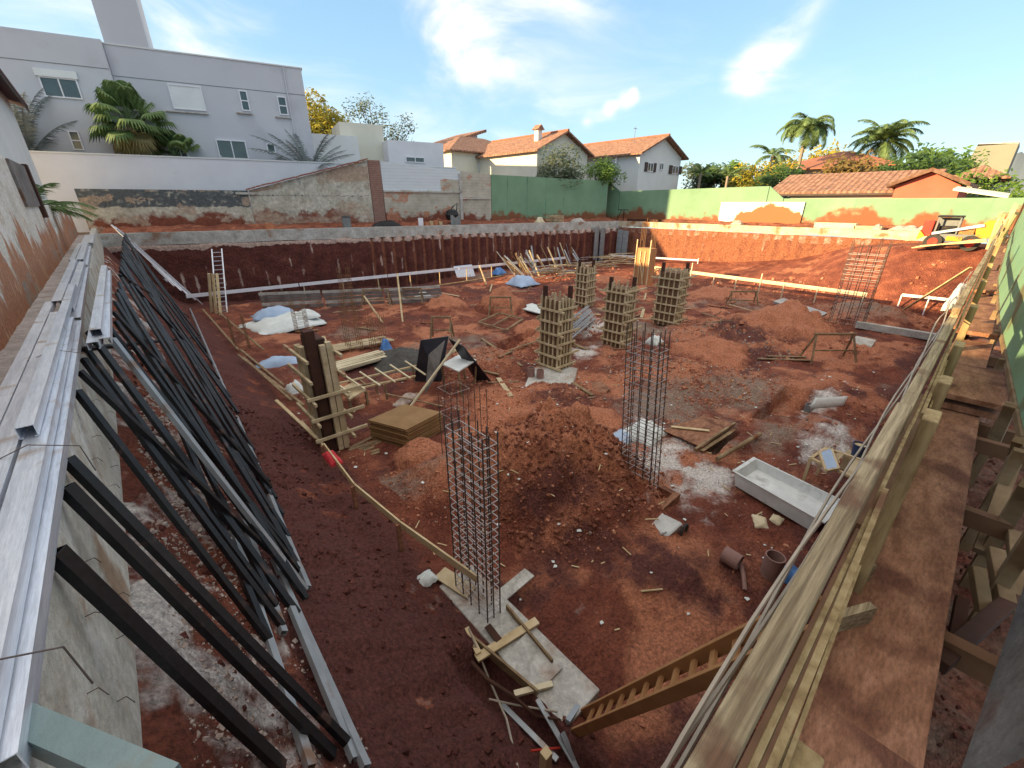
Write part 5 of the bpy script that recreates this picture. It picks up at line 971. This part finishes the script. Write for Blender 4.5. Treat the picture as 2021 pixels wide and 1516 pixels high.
for i in range(46):
    c = P(1190+rnd.random()*62, 520+rnd.uniform(-8, 8), 0); a_ = rnd.uniform(-.9, .9); d = V(math.sin(a_+1.9), math.cos(a_+1.9), 0)*rnd.uniform(.6, 1.5); z = .05+rnd.random()*1.1*(1-abs(c.y-23)/14)
    tag(MB().tube(c-d+V(0, 0, z), c+d+V(0, 0, max(.05, z+rnd.uniform(-.3, .3))), .035, 5).build('pole', rnd.choice([M_pine, M_form])), 'crooked pale pole in the brush heap at the corner', 'pole', 'heap of crooked poles at the corner')
for i in range(4):
    q = W(.9-i*.75, -.35-.05*i, 0) if i < 2 else V(39.95, 27.3-.7*(i-2), 0); tag(MB().box(q.x-.34, q.x+.34, q.y-.05, q.y+.03, .0, 3.5-.1*i).build('metal_sheet', M_galv2) if i < 2 else MB().box(q.x-.04, q.x+.04, q.y-.32, q.y+.32, 0, 3.4-.1*i).build('metal_sheet', M_galv2), 'tall grey metal sheet standing in the corner of the pit', 'metal sheet', 'tall grey sheets in the corner')
# steel bar bundle on trestles beside column F
a0_ = P(1105, 648, .35); a1_ = P(1160, 606, .35); s_ = (P(1175, 632, .35)-a1_)/15
for i in range(16):
    tag(MB().tube(a0_+s_*i+V(R.uniform(-.2, .2), 0, R.uniform(0, .15)), a1_+s_*i+V(0, 0, R.uniform(0, .15)), .03, 5).build('steel_bar', M_galv2), 'long steel bar in the layer beside the narrow formwork column', 'steel bar', 'steel bars laid out beside the narrow column')
quadslab([P(1020, 608, .1), P(1050, 600, .1), P(1085, 612, .1), P(1065, 620, .1)], (0, 0, .05), 'white_sheet', 'pale white board lying left of the central column', 'board', M_tarp)
quadslab([P(902, 548, .0), P(938, 545, .0), P(938, 545, 0)+V(-.1, .3, .95), P(902, 548, 0)+V(-.1, .3, .9)], (.03, .03, 0), 'metal_sheet', 'shiny pale sheet propped below the white batter board', 'metal sheet', M_galv)
for i, (px0, px1, lab) in enumerate([(520, 640, 'left one of the long grey form panels at the foot of the back wall'), (645, 760, 'middle one of the long grey form panels at the foot of the back wall'), (765, 875, 'right one of the long grey form panels at the foot of the back wall')]):
    a = P(px0, 612-i*5, 0); c = P(px1, 606-i*6, 0); t = T('form_panel', lab, 'form panel', (a+c)/2); d = V(0, .25, 0)
    for k in range(5): MB().bar(a+d*k*.3+V(0, 0, .12+k*.19), c+d*k*.3+V(0, 0, .12+k*.19), .04, .16).build('board', M_conc if k % 3 == 1 else M_greyp, t)
for px, py, tx, ty, z, lab in [(755, 637, 718, 584, 1.3, 'pale prop leaning left below the white batter board'), (795, 637, 784, 540, 2.2, 'tall upright pale batten at the left middle of the pit'), (960, 562, 946, 524, 1.2, 'short batten leaning on the white board'), (690, 812, 700, 812, .05, 'short batten on the floor by the bench')]:
    tag(MB().bar(P(px, py, 0), P(tx, ty, z), .09, .05).build('prop', M_pine), lab, 'prop')
# aluminium ladder at far left and props
a = P(428, 622, 0); e = PY(418, 492, a.y+3.3); t = T('aluminium_ladder', 'light aluminium ladder leaning on the back wall at far left', 'ladder', a); s_ = V(.5, -.05, 0)
for k in (0, 1): MB().bar(a+s_*k, e+s_*k, .06, .04).build('stringer', M_galv, t)
for i in range(14): f = (i+.7)/14.5; MB().bar(a.lerp(e, f), a.lerp(e, f)+s_, .035, .035).build('rung', M_galv, t)
for i in range(3): tag(MB().bar(P(418+i*9, 620+i*2, 0), P(412+i*8, 540, 2.3-.1*i), .13, .07).build('prop', M_pine), ['leftmost of the thick pale props beside the aluminium ladder', 'middle one of the thick pale props beside the aluminium ladder', 'thick pale prop next to the aluminium ladder rail'][i], 'prop', 'thick props beside the aluminium ladder')
# white batter board along the back
a = V(2.2, 29.6, 1.0); c = V(31.5, 27.35, 1.0)
for i in range(5):
    p_, q_ = a.lerp(c, i/5), a.lerp(c, (i+1)/5-.002); tag(MB().bar(p_, q_, .04, .20).build('batter_board', M_wpaint), 'white painted batter board piece in the long line before the back wall', 'board', 'white batter boards along the back')
for i in range(12):
    q_ = a.lerp(c, (i+.5)/12); tag(MB().bar((q_.x, q_.y+.05, 0), (q_.x, q_.y+.05, 1.05), .06, .05).build('stake', M_form), 'timber stake behind the long white batter board', 'stake', 'stakes of the white batter board')
q0 = P(1205, 504, .9); q1 = P(1378, 514, .9); tag(MB().bar(q0, q1, .03, .15).build('batter_board', M_wpaint), 'white batter board piece right of the corner sheets', 'board'); tag(MB().bar((q1.x, q1.y, 0), (q1.x, q1.y, 1.1), .06, .05).build('stake', M_wpaint), 'white stake at the end of the corner batter board', 'stake')
# right batter board with posts
a = P(1282, 527, 1.0); c = P(1712, 582, 1.0)
for i in range(3): tag(MB().bar(a.lerp(c, i/3), a.lerp(c, (i+.995)/3), .05, .22).build('batter_board', M_fresh), ['sunlit batter board behind the slatted columns', 'middle piece of the sunlit batter board', 'last piece of the sunlit batter board before the wide cage'][i], 'board')
for i, f in enumerate([.02, .14, .255, .38, .49, .60, .70, .83, .99]):
    q_ = a.lerp(c, f); tag(MB().bar((q_.x-.04, q_.y, hz1(q_.x, q_.y)-.05), (q_.x-.04, q_.y, [1.5, 1.1, 1.7, 1.02, 1.02, 1.5, 1.02, 1.02, 1.02][i]), .08, .06).build('stake', M_fresh), 'pale stake carrying the sunlit batter board', 'stake', 'stakes of the sunlit batter board')
a = P(1780, 582, 1.); c = P(1905, 595, 1.); tag(MB().bar(a, c, .03, .15).build('batter_board', M_wpaint), 'white batter board in the shade by the plank walkway', 'board')
for q_, z in ((a, .3), (a.lerp(c, .45), .7)): tag(MB().bar((q_.x, q_.y, hz1(q_.x, q_.y)), (q_.x, q_.y, 1.0), .07, .06).build('stake', M_wpaint), 'white stake under the short shaded batter board', 'stake', 'stakes of the short shaded batter board')
tag(MB().bar(P(1783, 612, .6), P(1916, 528, 3.2), .12, .05).build('prop', M_pine), 'long board leaning up the sunlit slope to the walkway', 'prop')
# ground beam at right and trestles
a = P(1690, 640, .2); c = P(1862, 668, .2); tag(MB().bar(a, c, .3, .3).build('ground_beam', M_conc), 'low pale concrete ground beam below the wide rebar cage', 'concrete beam')
quadslab([P(1660, 680, .05), P(1690, 668, .05), P(1728, 676, .05), P(1718, 690, .05)], (0, 0, .12), 'white_block', 'pale concrete slab piece behind the small ladder trestle', 'slab', M_conc)
quadslab([P(1525, 598, .3), P(1545, 592, .3), P(1632, 622, .3), P(1612, 632, .3)], (0, 0, .12), 'formwork_board', 'grey form boards lying before the sunlit slope', 'board', M_galv2)
def trestle(px, py, w_, hh, label, ladder=False):
    c = P(px, py, 0); t = T('trestle', label, 'trestle', c); d = V(math.cos(YAW), -math.sin(YAW), 0)*w_/2; f = V(math.sin(YAW), math.cos(YAW), 0)*hh*.35
    for sg in (-1, 1):
        for fg in (-1, 1): MB().bar(c+d*sg*1.1+f*fg, c+d*sg*.9+V(0, 0, hh), .07, .05).build('leg', M_wood, t)
    MB().bar(c-d+V(0, 0, hh), c+d+V(0, 0, hh), .08, .08).build('top_bar', M_wood, t); MB().bar(c-d+V(0, 0, hh*.45)-f*.5, c+d+V(0, 0, hh*.45)-f*.5, .05, .05).build('crossbar', M_wood, t)
trestle(873, 668, .9, 1.0, 'timber trestle behind the black leaning sheets'); trestle(988, 622, 1.2, 1.0, 'timber trestle beside the low wooden frame'); trestle(1632, 712, 1.6, 1.1, 'reddish trestle in front of the pale slab piece'); trestle(1463, 605, 1.6, .9, 'timber trestle on the floor behind the low tiled boards'); trestle(745, 605, 1.6, 1.0, 'sunless trestle near the foot of the back wall'); trestle(815, 598, 1.2, .9, 'second trestle near the foot of the back wall'); trestle(1315, 555, 2., 1.0, 'orange lit trestle beside the orange plywood column')
t = T('hole_cover', 'low wooden frame lying over a shallow hole near the trestle', 'timber frame', P(985, 640, 0)); q = [P(945, 636, .15), P(985, 618, .15), P(1032, 630, .15), P(998, 652, .15)]
for i in range(4): MB().bar(q[i], q[(i+1) % 4], .1, .06).build('rail', M_wood, t)
MB().bar(q[0].lerp(q[3], .5), q[1].lerp(q[2], .5), .08, .06).build('crossbar', M_wood, t)
for a in [((950, 668), (1030, 722), 'long thin batten lying left of the central column'), ((985, 706), (1010, 694), 'short batten left of the central column'), ((945, 722), (985, 735), 'thin batten beside the right black sheet'), ((1130, 755), (1170, 780), 'board running from the grey pad toward the camera'), ((1385, 622), (1450, 640), 'board in the heap right of the long waler column'), ((1390, 640), (1440, 650), 'lower board in the heap right of the long waler column'), ((1500, 690), (1600, 712), 'long flat board left of the reddish trestle'), ((1520, 684), (1590, 704), 'second flat board left of the reddish trestle'), ((1500, 612), (1620, 640), 'thin board before the sunlit slope'), ((1285, 672), (1340, 690), 'batten lying behind the slender cage')]:
    plank(*a[0], *a[1], .06, .06, .12, .03, M_wood, a[2])
quadslab([P(1155, 760, .05), P(1185, 752, .05), P(1205, 768, .05), P(1185, 782, .05)], (0, 0, .03), 'plywood_sheet', 'small muddy plywood piece right of the grey pad', 'plywood sheet', M_mud)
rnd = random.Random(21)
for i in range(60):
    x = rnd.uniform(4.5, 27); y = rnd.uniform(8.5, 25); a_ = rnd.uniform(0, 3.14); L0 = rnd.uniform(.25, 1.1); d = V(math.cos(a_), math.sin(a_), 0)*L0; p = V(x, y, 0)-d; q = V(x, y, 0)+d
    p.z = hz1(p.x, p.y)+.04; q.z = hz1(q.x, q.y)+.05+rnd.choice([0, 0, 0, .25]); tag(MB().bar(p, q, rnd.choice([.06, .1, .16]), .025).build('loose_board', rnd.choice([M_wood, M_wood, M_mud, M_form])), 'weathered board lying loose on the red pit floor', 'board', 'loose boards strewn over the pit floor')
# ================================================================== WALKWAY ON THE RIGHT
def RY(x): return .045+.006*x
segs = [(-.3, 2.32, 'long weathered top rail nearest the camera'), (2.36, 4.9, 'second top rail beyond the first post gap'), (4.95, 9, 'third top rail along the walkway'), (9.1, 17, 'fourth top rail along the walkway'), (17.1, 27, 'farthest top rail of the walkway')]
for i, (x0, x1, lab) in enumerate(segs):
    dz = -.07*(i % 2) if i else 0
    t = T('top_rail', lab, 'railing', ((x0+x1)/2, RY(x0), 4.9)); MB().bar((x0, RY(x0)+.018, 4.97+dz), (x1, RY(x1)+.018, 4.97+dz), .05, .09).build('outer_timber', M_rail, t, bevel=.004)
    MB().bar((x0+.05, RY(x0)-.026, 4.90+dz), (x1-.05, RY(x1)-.026, 4.90+dz), .012, .10).build('inner_timber', M_postw, t, bevel=.002)
    if i < 2: MB().bar((.55 if i == 0 else x0+.3, RY(x0)-.043, 4.93+dz), (x1-.7, RY(x1)-.040, 4.95+dz), .014, .03).build('batten', M_postw, t); MB().bar((.60 if i == 0 else x0+.5, RY(x0)-.058, 4.90+dz), (x1-1.1, RY(x1)-.056, 4.92+dz), .008, .03).build('batten', M_postw, t)
for i, (x, lab) in enumerate([(.66, 'square post top at the bottom of the photo beside the rail'), (2.34, 'railing post at the end of the first rail'), (3.05, 'railing post just beyond the first rail end'), (3.95, 'railing post left of the stepped boards'), (5.6, 'railing post beside the stepped boards'), (7.4, 'railing post wrapped in pale plastic'), (9.05, 'railing post before the far boards'), (12, 'tall railing post near the far end'), (17, 'railing post farther along the walkway'), (24, 'farthest railing post of the walkway')]):
    zt = [4.90, 5.02, 4.98, 4.98, 4.98, 5.0, 5.05, 5.25, 5.15, 5.3][i]; w_ = .11 if i else .10
    tag(MB().box(x-(.075 if i else .055), x+(.075 if i else .055), RY(x)-(.10 if i else .11), RY(x)-.048, 3.5, zt-.03).build('post', M_postw, bevel=.006), lab, 'post')
    if 0 < i < 6: tag(MB().bar((x+.1, RY(x)-.075, 4.6), (x+.75, RY(x)-.07, 4.6), .03, .34).build('side_board', M_postw if i % 2 else M_wood), 'upright side board fixed behind railing post number %s' % ['', 'one at the first rail end', 'two', 'three', 'four', 'five'][i] if False else ['', 'upright side board just past the first rail end', 'upright side board between the second and third posts', 'upright side board left of the stepped boards', 'upright side board beside the stepped boards', 'upright side board near the pale plastic'][i], 'board')
tag(MB().bar((.8, .035, 4.12), (2.6, .04, 4.12), .075, .1).build('edge_board', M_dkb), 'dark brown edge board between the walkway and the nearest rail', 'board')
tag(MB().bar((2.65, .05, 4.12), (5.2, .06, 4.12), .08, .1).build('edge_board', M_dkb), 'dark brown edge board below the second rail', 'board')
crumple(V(6.8, .16, 4.85), .9, .05, .05, 'plastic_film', 'pale plastic film wrapped around the railing', 'plastic film', M_tarp, 31)
for i in range(3):
    b = MB(); pts = [V(x, RY(x)+.055+.018*math.sin(x*2.1+i*2)+.012*i, 4.93-.03*i+.05*math.sin(x*1.3+i)) for x in np.arange(.2, 9, .3)]; b.path(pts, .005, 5); tag(b.build('cable', M_cable), ['uppermost thin cable hanging along the outside of the rail', 'middle thin cable hanging along the outside of the rail', 'lowest thin cable hanging along the outside of the rail'][i], 'cable')
BD = [(.35, 1.50, -.36, .0, 4.10, .02, 'plywood panel at the bottom right nearest the camera'), (1.42, 5.46, -.335, .005, 4.03, .03, 'long mud covered walkway board'), (5.30, 6.47, -.45, .04, 4.20, .05, 'raised step board crossing the walkway first'), (5.34, 6.40, -.44, .03, 4.10, .06, 'second layer board under the first raised step'), (6.50, 8.1, -.29, .06, 4.12, .04, 'walkway board between the two raised steps'), (8.0, 8.75, -.30, .09, 4.26, .05, 'second raised step board of the walkway'), (8.8, 12.5, -.26, .12, 4.14, .04, 'narrow walkway board beyond the second raised step'), (12.3, 13.3, -.24, .14, 4.24, .05, 'third raised step board far along the walkway'), (13.4, 20, -.22, .18, 4.14, .04, 'far walkway board past the third step'), (20.1, 29, -.18, .26, 4.14, .04, 'farthest walkway board before the sunlit props')]
for x0, x1, y0, y1, z, th_, lab in BD:
    sk = R.uniform(-.02, .02); tag(MB().prism([(x0, y0+sk, z-th_), (x1, y0-sk, z-th_), (x1, y1-sk, z-th_), (x0, y1, z-th_)], (0, 0, th_)).build('walkway_board', M_mud, bevel=.004), lab, 'board')
for i, x in enumerate([1.0, 2.3, 3.6, 4.9, 5.28, 7.9]): tag(MB().box(x, x+.07, -.55, .02, 3.88, 3.995).build('joist', M_dkb), 'timber joist carrying the mud covered walkway boards', 'joist', 'joists under the walkway')
tag(MB().bar((1.95, .0, 4.08), (2.12, -.09, 4.08), .035, .1).build('wood_block', M_rail), 'reddish offcut block on the long board beside the rail', 'block'); tag(MB().bar((2.3, .0, 4.08), (2.42, -.04, 4.08), .03, .1).build('wood_block', M_rail), 'smaller offcut block on the long board against the rail', 'block')
# green site fence leaning along the right
GL = [(2.9, -.60), (4.4, -.50), (8.95, -.29), (14., -.16), (34, -.14)]
for i in range(4):
    (x0, y0), (x1, y1) = GL[i], GL[i+1]; x1 -= .02
    t = T('fence_panel', ['nearest green plywood fence panel on the right edge', 'second green plywood fence panel on the right', 'third green plywood fence panel far along the walkway', 'farthest green plywood fence panel of the walkway'][i], 'fence', ((x0+x1)/2, y0, 4.3))
    MB().prism([(x0, y0, 4.3), (x1, y1, 4.3), (x1, y1-.06, 6.0), (x0, y0-.06, 6.0)], (0, -.02, 0)).build('sheet', M_gshut, t)
    MB().bar((x0, y0-.01, 4.26), (x1, y1-.01, 4.26), .05, .06).build('rail', M_wood, t)
    for k in range(3): f = (k+.5)/3; x = x0+(x1-x0)*f; y = y0+(y1-y0)*f; MB().bar((x, y+.04, 3.4), (x, y+.03, 4.28), .07, .06).build('post', M_wood, t)
quadslab([P(1893, 1530, 4.0), P(2030, 1130, 4.0), P(2030, 1130, 4.0)+V(.0, -.35, 1.5), P(1893, 1530, 4.0)+V(0, -.3, 1.5)], (0, -.03, 0), 'plywood_board', 'grey weathered plywood panel leaning at the bottom right corner', 'panel', M_greyp)
for a, c, w_, lab in [((1900, 1180), (1880, 1285), .05, 'short dark timber upright in the trench beside the long board'), ((1928, 1120), (1942, 1210), .06, 'pale timber offcut standing in the trench'), ((1963, 1085), (1988, 1205), .07, 'thick pale timber offcut beside the fence post'), ((2000, 1050), (2010, 1180), .06, 'timber offcut at the right edge of the trench'), ((1850, 1310), (2000, 1180), .07, 'dark timber lying diagonally across the trench')]:
    tag(MB().bar(P(*a, 3.95), P(*c, 3.8), w_, w_*.8).build('offcut', M_wood if 'dark' not in lab else M_dkwood, bevel=.004), lab, 'timber')
for a, c, lab in [((2030, 830), (1935, 1090), 'first timber brace between the green fence and the trench'), ((2030, 960), (1960, 1080), 'second timber brace between the green fence and the trench'), ((1995, 800), (1950, 900), 'third timber brace below the green fence'), ((2015, 870), (1985, 960), 'fourth timber brace below the green fence')]:
    tag(MB().bar(P(*a, 4.3), P(*c, 3.75), .07, .05).build('brace', M_wood), lab, 'brace')
# sunlit timber props stacked at the end of the walkway
rnd = random.Random(9)
for i in range(16):
    c = V(27.5+rnd.random()*2.5, -.05+rnd.random()*.5, 3.9); tag(MB().bar(c, c+V(rnd.uniform(-.4, .4), rnd.uniform(-.25, .25), rnd.uniform(1, 1.9)), .09, .07).build('prop', M_pine), 'sunlit timber prop in the jumble at the walkway end', 'prop', 'jumble of sunlit props at the walkway end')
tag(MB().box(33.9, 34.3, -.35, -.1, 3.9, 6.05).build('post', M_dkwood), 'dark capped post at the far end of the green fence panels', 'post')
# ================================================================== COMPACT LOADER
X = 37.3; g = 3.28; cy = PX(1888, 470, X).y
t = T('compact_loader', 'small yellow compact loader with red seat frame and dark cab by the sunlit slope', 'loader', (X, cy, g)); S_ = .86
def LP(u, v_, z): return V(X+v_*S_, cy-u*S_, g+z*S_)          # u to the right as seen, v_ away
def lbox(u0, u1, v0, v1, z0, z1, m, name, par=None, bev=.03): a = LP(u0, v0, z0); c = LP(u1, v1, z1); return MB().box(min(a.x, c.x), max(a.x, c.x), min(a.y, c.y), max(a.y, c.y), a.z, c.z).build(name, m, par or t, bevel=bev)
lbox(-1.4, 1.2, -.4, .6, .45, .95, M_grey, 'chassis'); lbox(-1.9, -1.35, -.5, .7, .75, 1.75, M_redp, 'engine_cover')
MB().prism([LP(.9, -.5, .75), LP(1.75, -.5, .75), LP(1.8, -.5, 1.9), LP(1.2, -.5, 1.85), LP(.75, -.5, 1.4)], (1.1, 0, 0)).build('boom_housing', M_yel, t, bevel=.03)
for v_ in (-.55, .65):
    MB().bar(LP(-1.3, v_, .95), LP(1.1, v_, 1.55), .08, .14).build('arm', M_galv, t)
for u in (-1.2, -.1):
    for v_ in (-.5, .75): MB().bar(LP(u, v_, .95), LP(u, v_, 2.0), .07, .07).build('cab_post', M_grey, t)
lbox(-1.15, -.05, .1, .7, .95, 1.95, M_grey, 'cab_panel'); lbox(.0, .75, -.4, .6, .95, 1.35, M_yel, 'hood'); lbox(-1.3, 0, -.55, .8, 2.0, 2.12, M_black, 'cab_roof'); lbox(-1.1, -.15, -.1, .4, .95, 1.45, M_black, 'seat')
for u in (-1.1, .75):
    for v_ in (-.75, .7):
        c = LP(u, v_, .42); b = MB(); w3 = MB()
        b.tube(c, c+V(.3, 0, 0), .42, 20); o = b.build('wheel', M_rubber, t); w3.tube(c-V(.015, 0, 0), c+V(.315, 0, 0), .23, 16); w3.build('rim', M_redp, o)
lbox(-.5, .3, -.45, -.42, .5, .8, M_yel, 'side_plate', bev=.005)
MB().prism([LP(-2.0, -.7, .5), LP(-1.95, -.7, 1.15), LP(-1.6, -.7, .75)], (1.5, 0, 0)).build('counterweight', M_yel, t)
for i in range(3): tag(MB().bar(PX(1800+i*8, 489-i*2, 36.3), PX(1948, 471+i*3, 36.0), .25, .06).build('plank', M_pine), ['long sunlit plank in front of the loader wheels', 'middle sunlit plank in front of the loader', 'lowest sunlit plank in front of the loader'][i], 'plank')
# ================================================================== THINGS ON THE BACK LEDGE
def ledge(px, n, z=4.0): s, _ = PW(px, 440, n); return W(s, n, z)
q = ledge(530, .6); tag(MB().box(q.x-.25, q.x+.25, q.y-.2, q.y+.2, 3.95, 4.42).build('terracotta_block', M_terr), 'small orange clay block on the back ledge', 'block')
q = ledge(684, .7); t = T('barrel', 'small dark green drum standing on the back ledge', 'drum', q); MB().lathe(q, [(.0, 0), (.33, 0), (.33, .7), (.28, .75), (.0, .75)], 18).build('body', M_grey, t); MB().lathe(q+V(0, 0, .76), [(.36, 0), (.36, .12), (0, .14)], 14).build('lid', M_greyp, t)
crumple(ledge(762, .8), 1.2, .35, .45, 'black_sack', 'long black sack lying on the back ledge', 'sack', M_black, 41, TH*-1)
q = ledge(830, .7); tag(MB().box(q.x-.2, q.x+.25, q.y-.04, q.y+.04, 3.98, 4.6).build('slab', M_wpaint), 'white slab standing upright on the back ledge', 'slab')
for i in range(4): q = ledge(842+i*9, .7+.1*(i % 2)); tag(MB().box(q.x-.15, q.x+.15, q.y-.12, q.y+.12, 3.98, 4.28+.06*(i % 3)).build('hollow_block', M_pine if i % 2 else M_terr), 'small tan block in the short row beside the white slab', 'block', 'small blocks on the back ledge')
q = ledge(893, 1.0); t = T('cement_mixer', 'dark machine with raised handles on the back ledge', 'mixer', q); MB().lathe(q+V(0, 0, .3), [(0, 0), (.5, .1), (.62, .5), (.45, .85), (.25, .95)], 16).build('drum', M_black, t); MB().box(q.x-.5, q.x+.5, q.y-.55, q.y-.45, 3.98, 4.8).build('frame', M_grey, t); MB().path([q+V(-.4, 0, .8), q+V(.1, 0, 1.45), q+V(.6, 0, 1.75), q+V(.5, 0, 1.1)], .05, 6).build('handle', M_black, t)
def pallet(q, label, n_=5):
    t = T('pallet', label, 'pallet', q)
    for k in range(n_): MB().box(q.x-.8, q.x+.8, q.y-.5, q.y+.5, q.z+.03+k*.13, q.z+.09+k*.13).build('board', M_form, t)
pallet(ledge(1095, .9, 3.98), 'low stack of brown pallets on the back ledge by the green fence'); crumple(ledge(1065, .8), .5, .3, .5, 'pale_sack', 'pale sack left of the pallets on the back ledge', 'sack', M_fresh, 43); crumple(ledge(1140, .7), .8, .35, .35, 'debris_heap', 'small grey debris heap right of the pallets', 'debris', M_conc, 44)
t = T('folding_frame', 'thin black folding frame standing at the green fence corner', 'frame', V(41.4, 28.6, 4.0))
for d_ in (0, .8): MB().bar((41.4, 28.9-d_, 4.0), (41.4, 28.4-d_*.4, 5.1), .05, .05).build('leg', M_black, t)
MB().bar((41.4, 28.9, 5.1), (41.4, 27.6, 5.1), .06, .06).build('top_bar', M_black, t)
for (px0, px1, z, lab, m) in [(1610, 1692, 4.25, 'long yellowish board stack on the sunlit ledge', M_fresh), (1240, 1300, 4.1, 'long dark boards on the ledge near the fence corner', M_dkwood), (1690, 1745, 4.1, 'thin boards beside the yellowish board stack', M_pine)]:
    a = PX(px0, 440, 41.6); c = PX(px1, 440, 41.6); tag(MB().box(41.3, 42.1, c.y, a.y, 3.98, z+.12).build('board_stack', m), lab, 'boards')
for i, (px, s_) in enumerate([(1455, .5), (1780, .6), (1800, .5), (1830, .5), (1895-160, .3)]): q = PX(px, 440, 41.5); crumple(V(41.5, q.y, 3.98), .4, s_, .35, 'pale_rubble', ['pale rubble heap below the white panel', 'pale rubble heap right of the board stack', 'second pale rubble heap right of the board stack', 'pale rubble heap left of the loader', 'small pale rubble heap beside the thin boards'][i], 'rubble', M_pale, 50+i)
# ================================================================== MOUNDS AS THINGS
def mound(px, py, r, h_, label, m, seed, ry=None, rough=.5):
    c = P(px, py, 0); n_ = 46; us = np.linspace(-1.15, 1.15, n_)
    def fn(U, Vv):
        x = c.x+U*r; y = c.y+Vv*(ry or r); d = np.sqrt(U*U+Vv*Vv)*(1+.35*(fbm(x*1.6, y*1.6, seed)-.5)); k = np.clip(1-d, -.2, 1)
        z = hz(x, y)-.05+h_*np.sign(k)*np.abs(k)**.9*1.05+(rough*h_)*(fbm(x*3.5, y*3.5, seed+1, 5)-.45)*np.clip(k*4, 0, 1)+.05*(fbm(x*12, y*12, seed+2, 3)-.5)*np.clip(k*4, 0, 1)
        return x, y, z
    def mk(U, Vv):
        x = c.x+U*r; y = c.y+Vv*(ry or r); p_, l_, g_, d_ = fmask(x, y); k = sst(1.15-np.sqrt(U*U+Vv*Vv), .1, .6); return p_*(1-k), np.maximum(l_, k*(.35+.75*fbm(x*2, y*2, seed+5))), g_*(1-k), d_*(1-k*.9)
    return tag(sheet(fn, us, us, mk, 'earth_mound', M_soil if m not in (bpy.data.materials.get('dark_gravel'),) else m, kind=None), label, 'earth mound')
mound(990, 610, 1.6, 1.25, 'steep light red earth mound behind the trestle and low frame', M_mound, 201); mound(1060, 650, 1.5, .55, 'low clod covered mound left of the central column', M_mound, 203)
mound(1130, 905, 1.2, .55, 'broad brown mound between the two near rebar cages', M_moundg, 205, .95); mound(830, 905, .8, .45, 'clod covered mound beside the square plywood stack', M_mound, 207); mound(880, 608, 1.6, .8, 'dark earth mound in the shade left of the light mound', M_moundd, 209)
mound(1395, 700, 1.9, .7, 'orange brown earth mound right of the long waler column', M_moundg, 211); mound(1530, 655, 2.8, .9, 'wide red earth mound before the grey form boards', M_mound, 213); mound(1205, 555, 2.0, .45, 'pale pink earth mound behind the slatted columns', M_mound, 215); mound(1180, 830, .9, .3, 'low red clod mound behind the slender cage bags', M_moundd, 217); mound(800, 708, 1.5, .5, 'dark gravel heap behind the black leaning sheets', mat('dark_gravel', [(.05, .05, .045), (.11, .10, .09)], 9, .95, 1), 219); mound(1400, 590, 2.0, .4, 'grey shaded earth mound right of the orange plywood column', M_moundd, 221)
# ================================================================== LOOSE CLODS
rnd = random.Random(77)
def scatter(name, m, n, box, rmin, rmax, dens=None, label=None, kind='stuff'):
    xs_ = []; ys_ = []
    while len(xs_) < n:
        x = rnd.uniform(box[0], box[1]); y = rnd.uniform(box[2], box[3])
        if dens is None or rnd.random() < dens(x, y): xs_.append(x); ys_.append(y)
    zz = hz(np.array(xs_), np.array(ys_)); mb = MB()
    for x, y, z in zip(xs_, ys_, zz): r = rmin+(rmax-rmin)*rnd.random()**5; r *= .6+.05*math.hypot(x, y); mb.stone((x, y, z+r*.2), r, rnd)
    o = mb.build(name, m); o['kind'] = kind
def dn(x, y):
    v = max(0, float(fbm(np.array([x*.8]), np.array([y*.8]), 301)[0])*3.6-1.75)
    for q in HMND[:10]:
        if (x-q[0])**2+(y-q[1])**2 < q[2]**2: v = max(v, .9)
    return min(1, v)
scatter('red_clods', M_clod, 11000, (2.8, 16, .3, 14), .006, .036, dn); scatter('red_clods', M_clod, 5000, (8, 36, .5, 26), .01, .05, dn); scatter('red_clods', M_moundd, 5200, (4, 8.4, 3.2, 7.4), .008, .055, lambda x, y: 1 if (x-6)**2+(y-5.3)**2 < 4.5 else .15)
scatter('pale_rubble', M_pale, 900, (2.9, 20, .5, 14), .006, .028, dn); scatter('pale_rubble', M_pale, 160, (7.5, 11, 1.5, 6), .008, .025)
scatter('slope_rubble', M_pale, 4500, (-.42, .45, .9, 9), .006, .03, lambda x, y: 1 if x < .1 else .25); scatter('slope_rubble', M_wallsoil, 3500, (-.4, 2.6, .9, 12), .006, .05)
scatter('grey_rubble', mat('ashen_clod', [(.2, .15, .12), (.34, .27, .23)], 4, .9, .3), 1400, (10, 20, 2, 9), .008, .03, dn)
mb = MB()
for i in range(160):
    a_ = rnd.uniform(0, 6.3); x, y = rnd.uniform(2.8, 18), rnd.uniform(.6, 12); L0 = rnd.uniform(.05, .25); z = hz1(x, y)+.02; mb.bar((x, y, z), (x+L0*math.cos(a_), y+L0*math.sin(a_), z+.01), .02, .01)
mb.build('wood_chips', M_pine)['kind'] = 'stuff'
mb = MB()
for i in range(500):
    x, y = rnd.uniform(.8, 8), rnd.uniform(-.9, -.3); mb.stone((x, y, 3.5+.0*x), rnd.uniform(.004, .014), rnd)
mb.build('trench_rubble', M_wallsoil)['kind'] = 'stuff'
mb = MB(); rnd = random.Random(5)
for i in range(260):
    x, y = rnd.uniform(2.6, 20), rnd.uniform(.8, 15); z = hz1(x, y)+.012; a_ = rnd.uniform(0, 6.3); L0 = rnd.uniform(.015, .07)
    q = [V(x+L0*math.cos(a_+k*1.57)*rnd.uniform(.5, 1), y+L0*math.sin(a_+k*1.57)*rnd.uniform(.5, 1), z+rnd.uniform(0, .02)) for k in range(4)]; mb.prism(q, (0, 0, .004))
mb.build('litter', M_tarp)['kind'] = 'stuff'
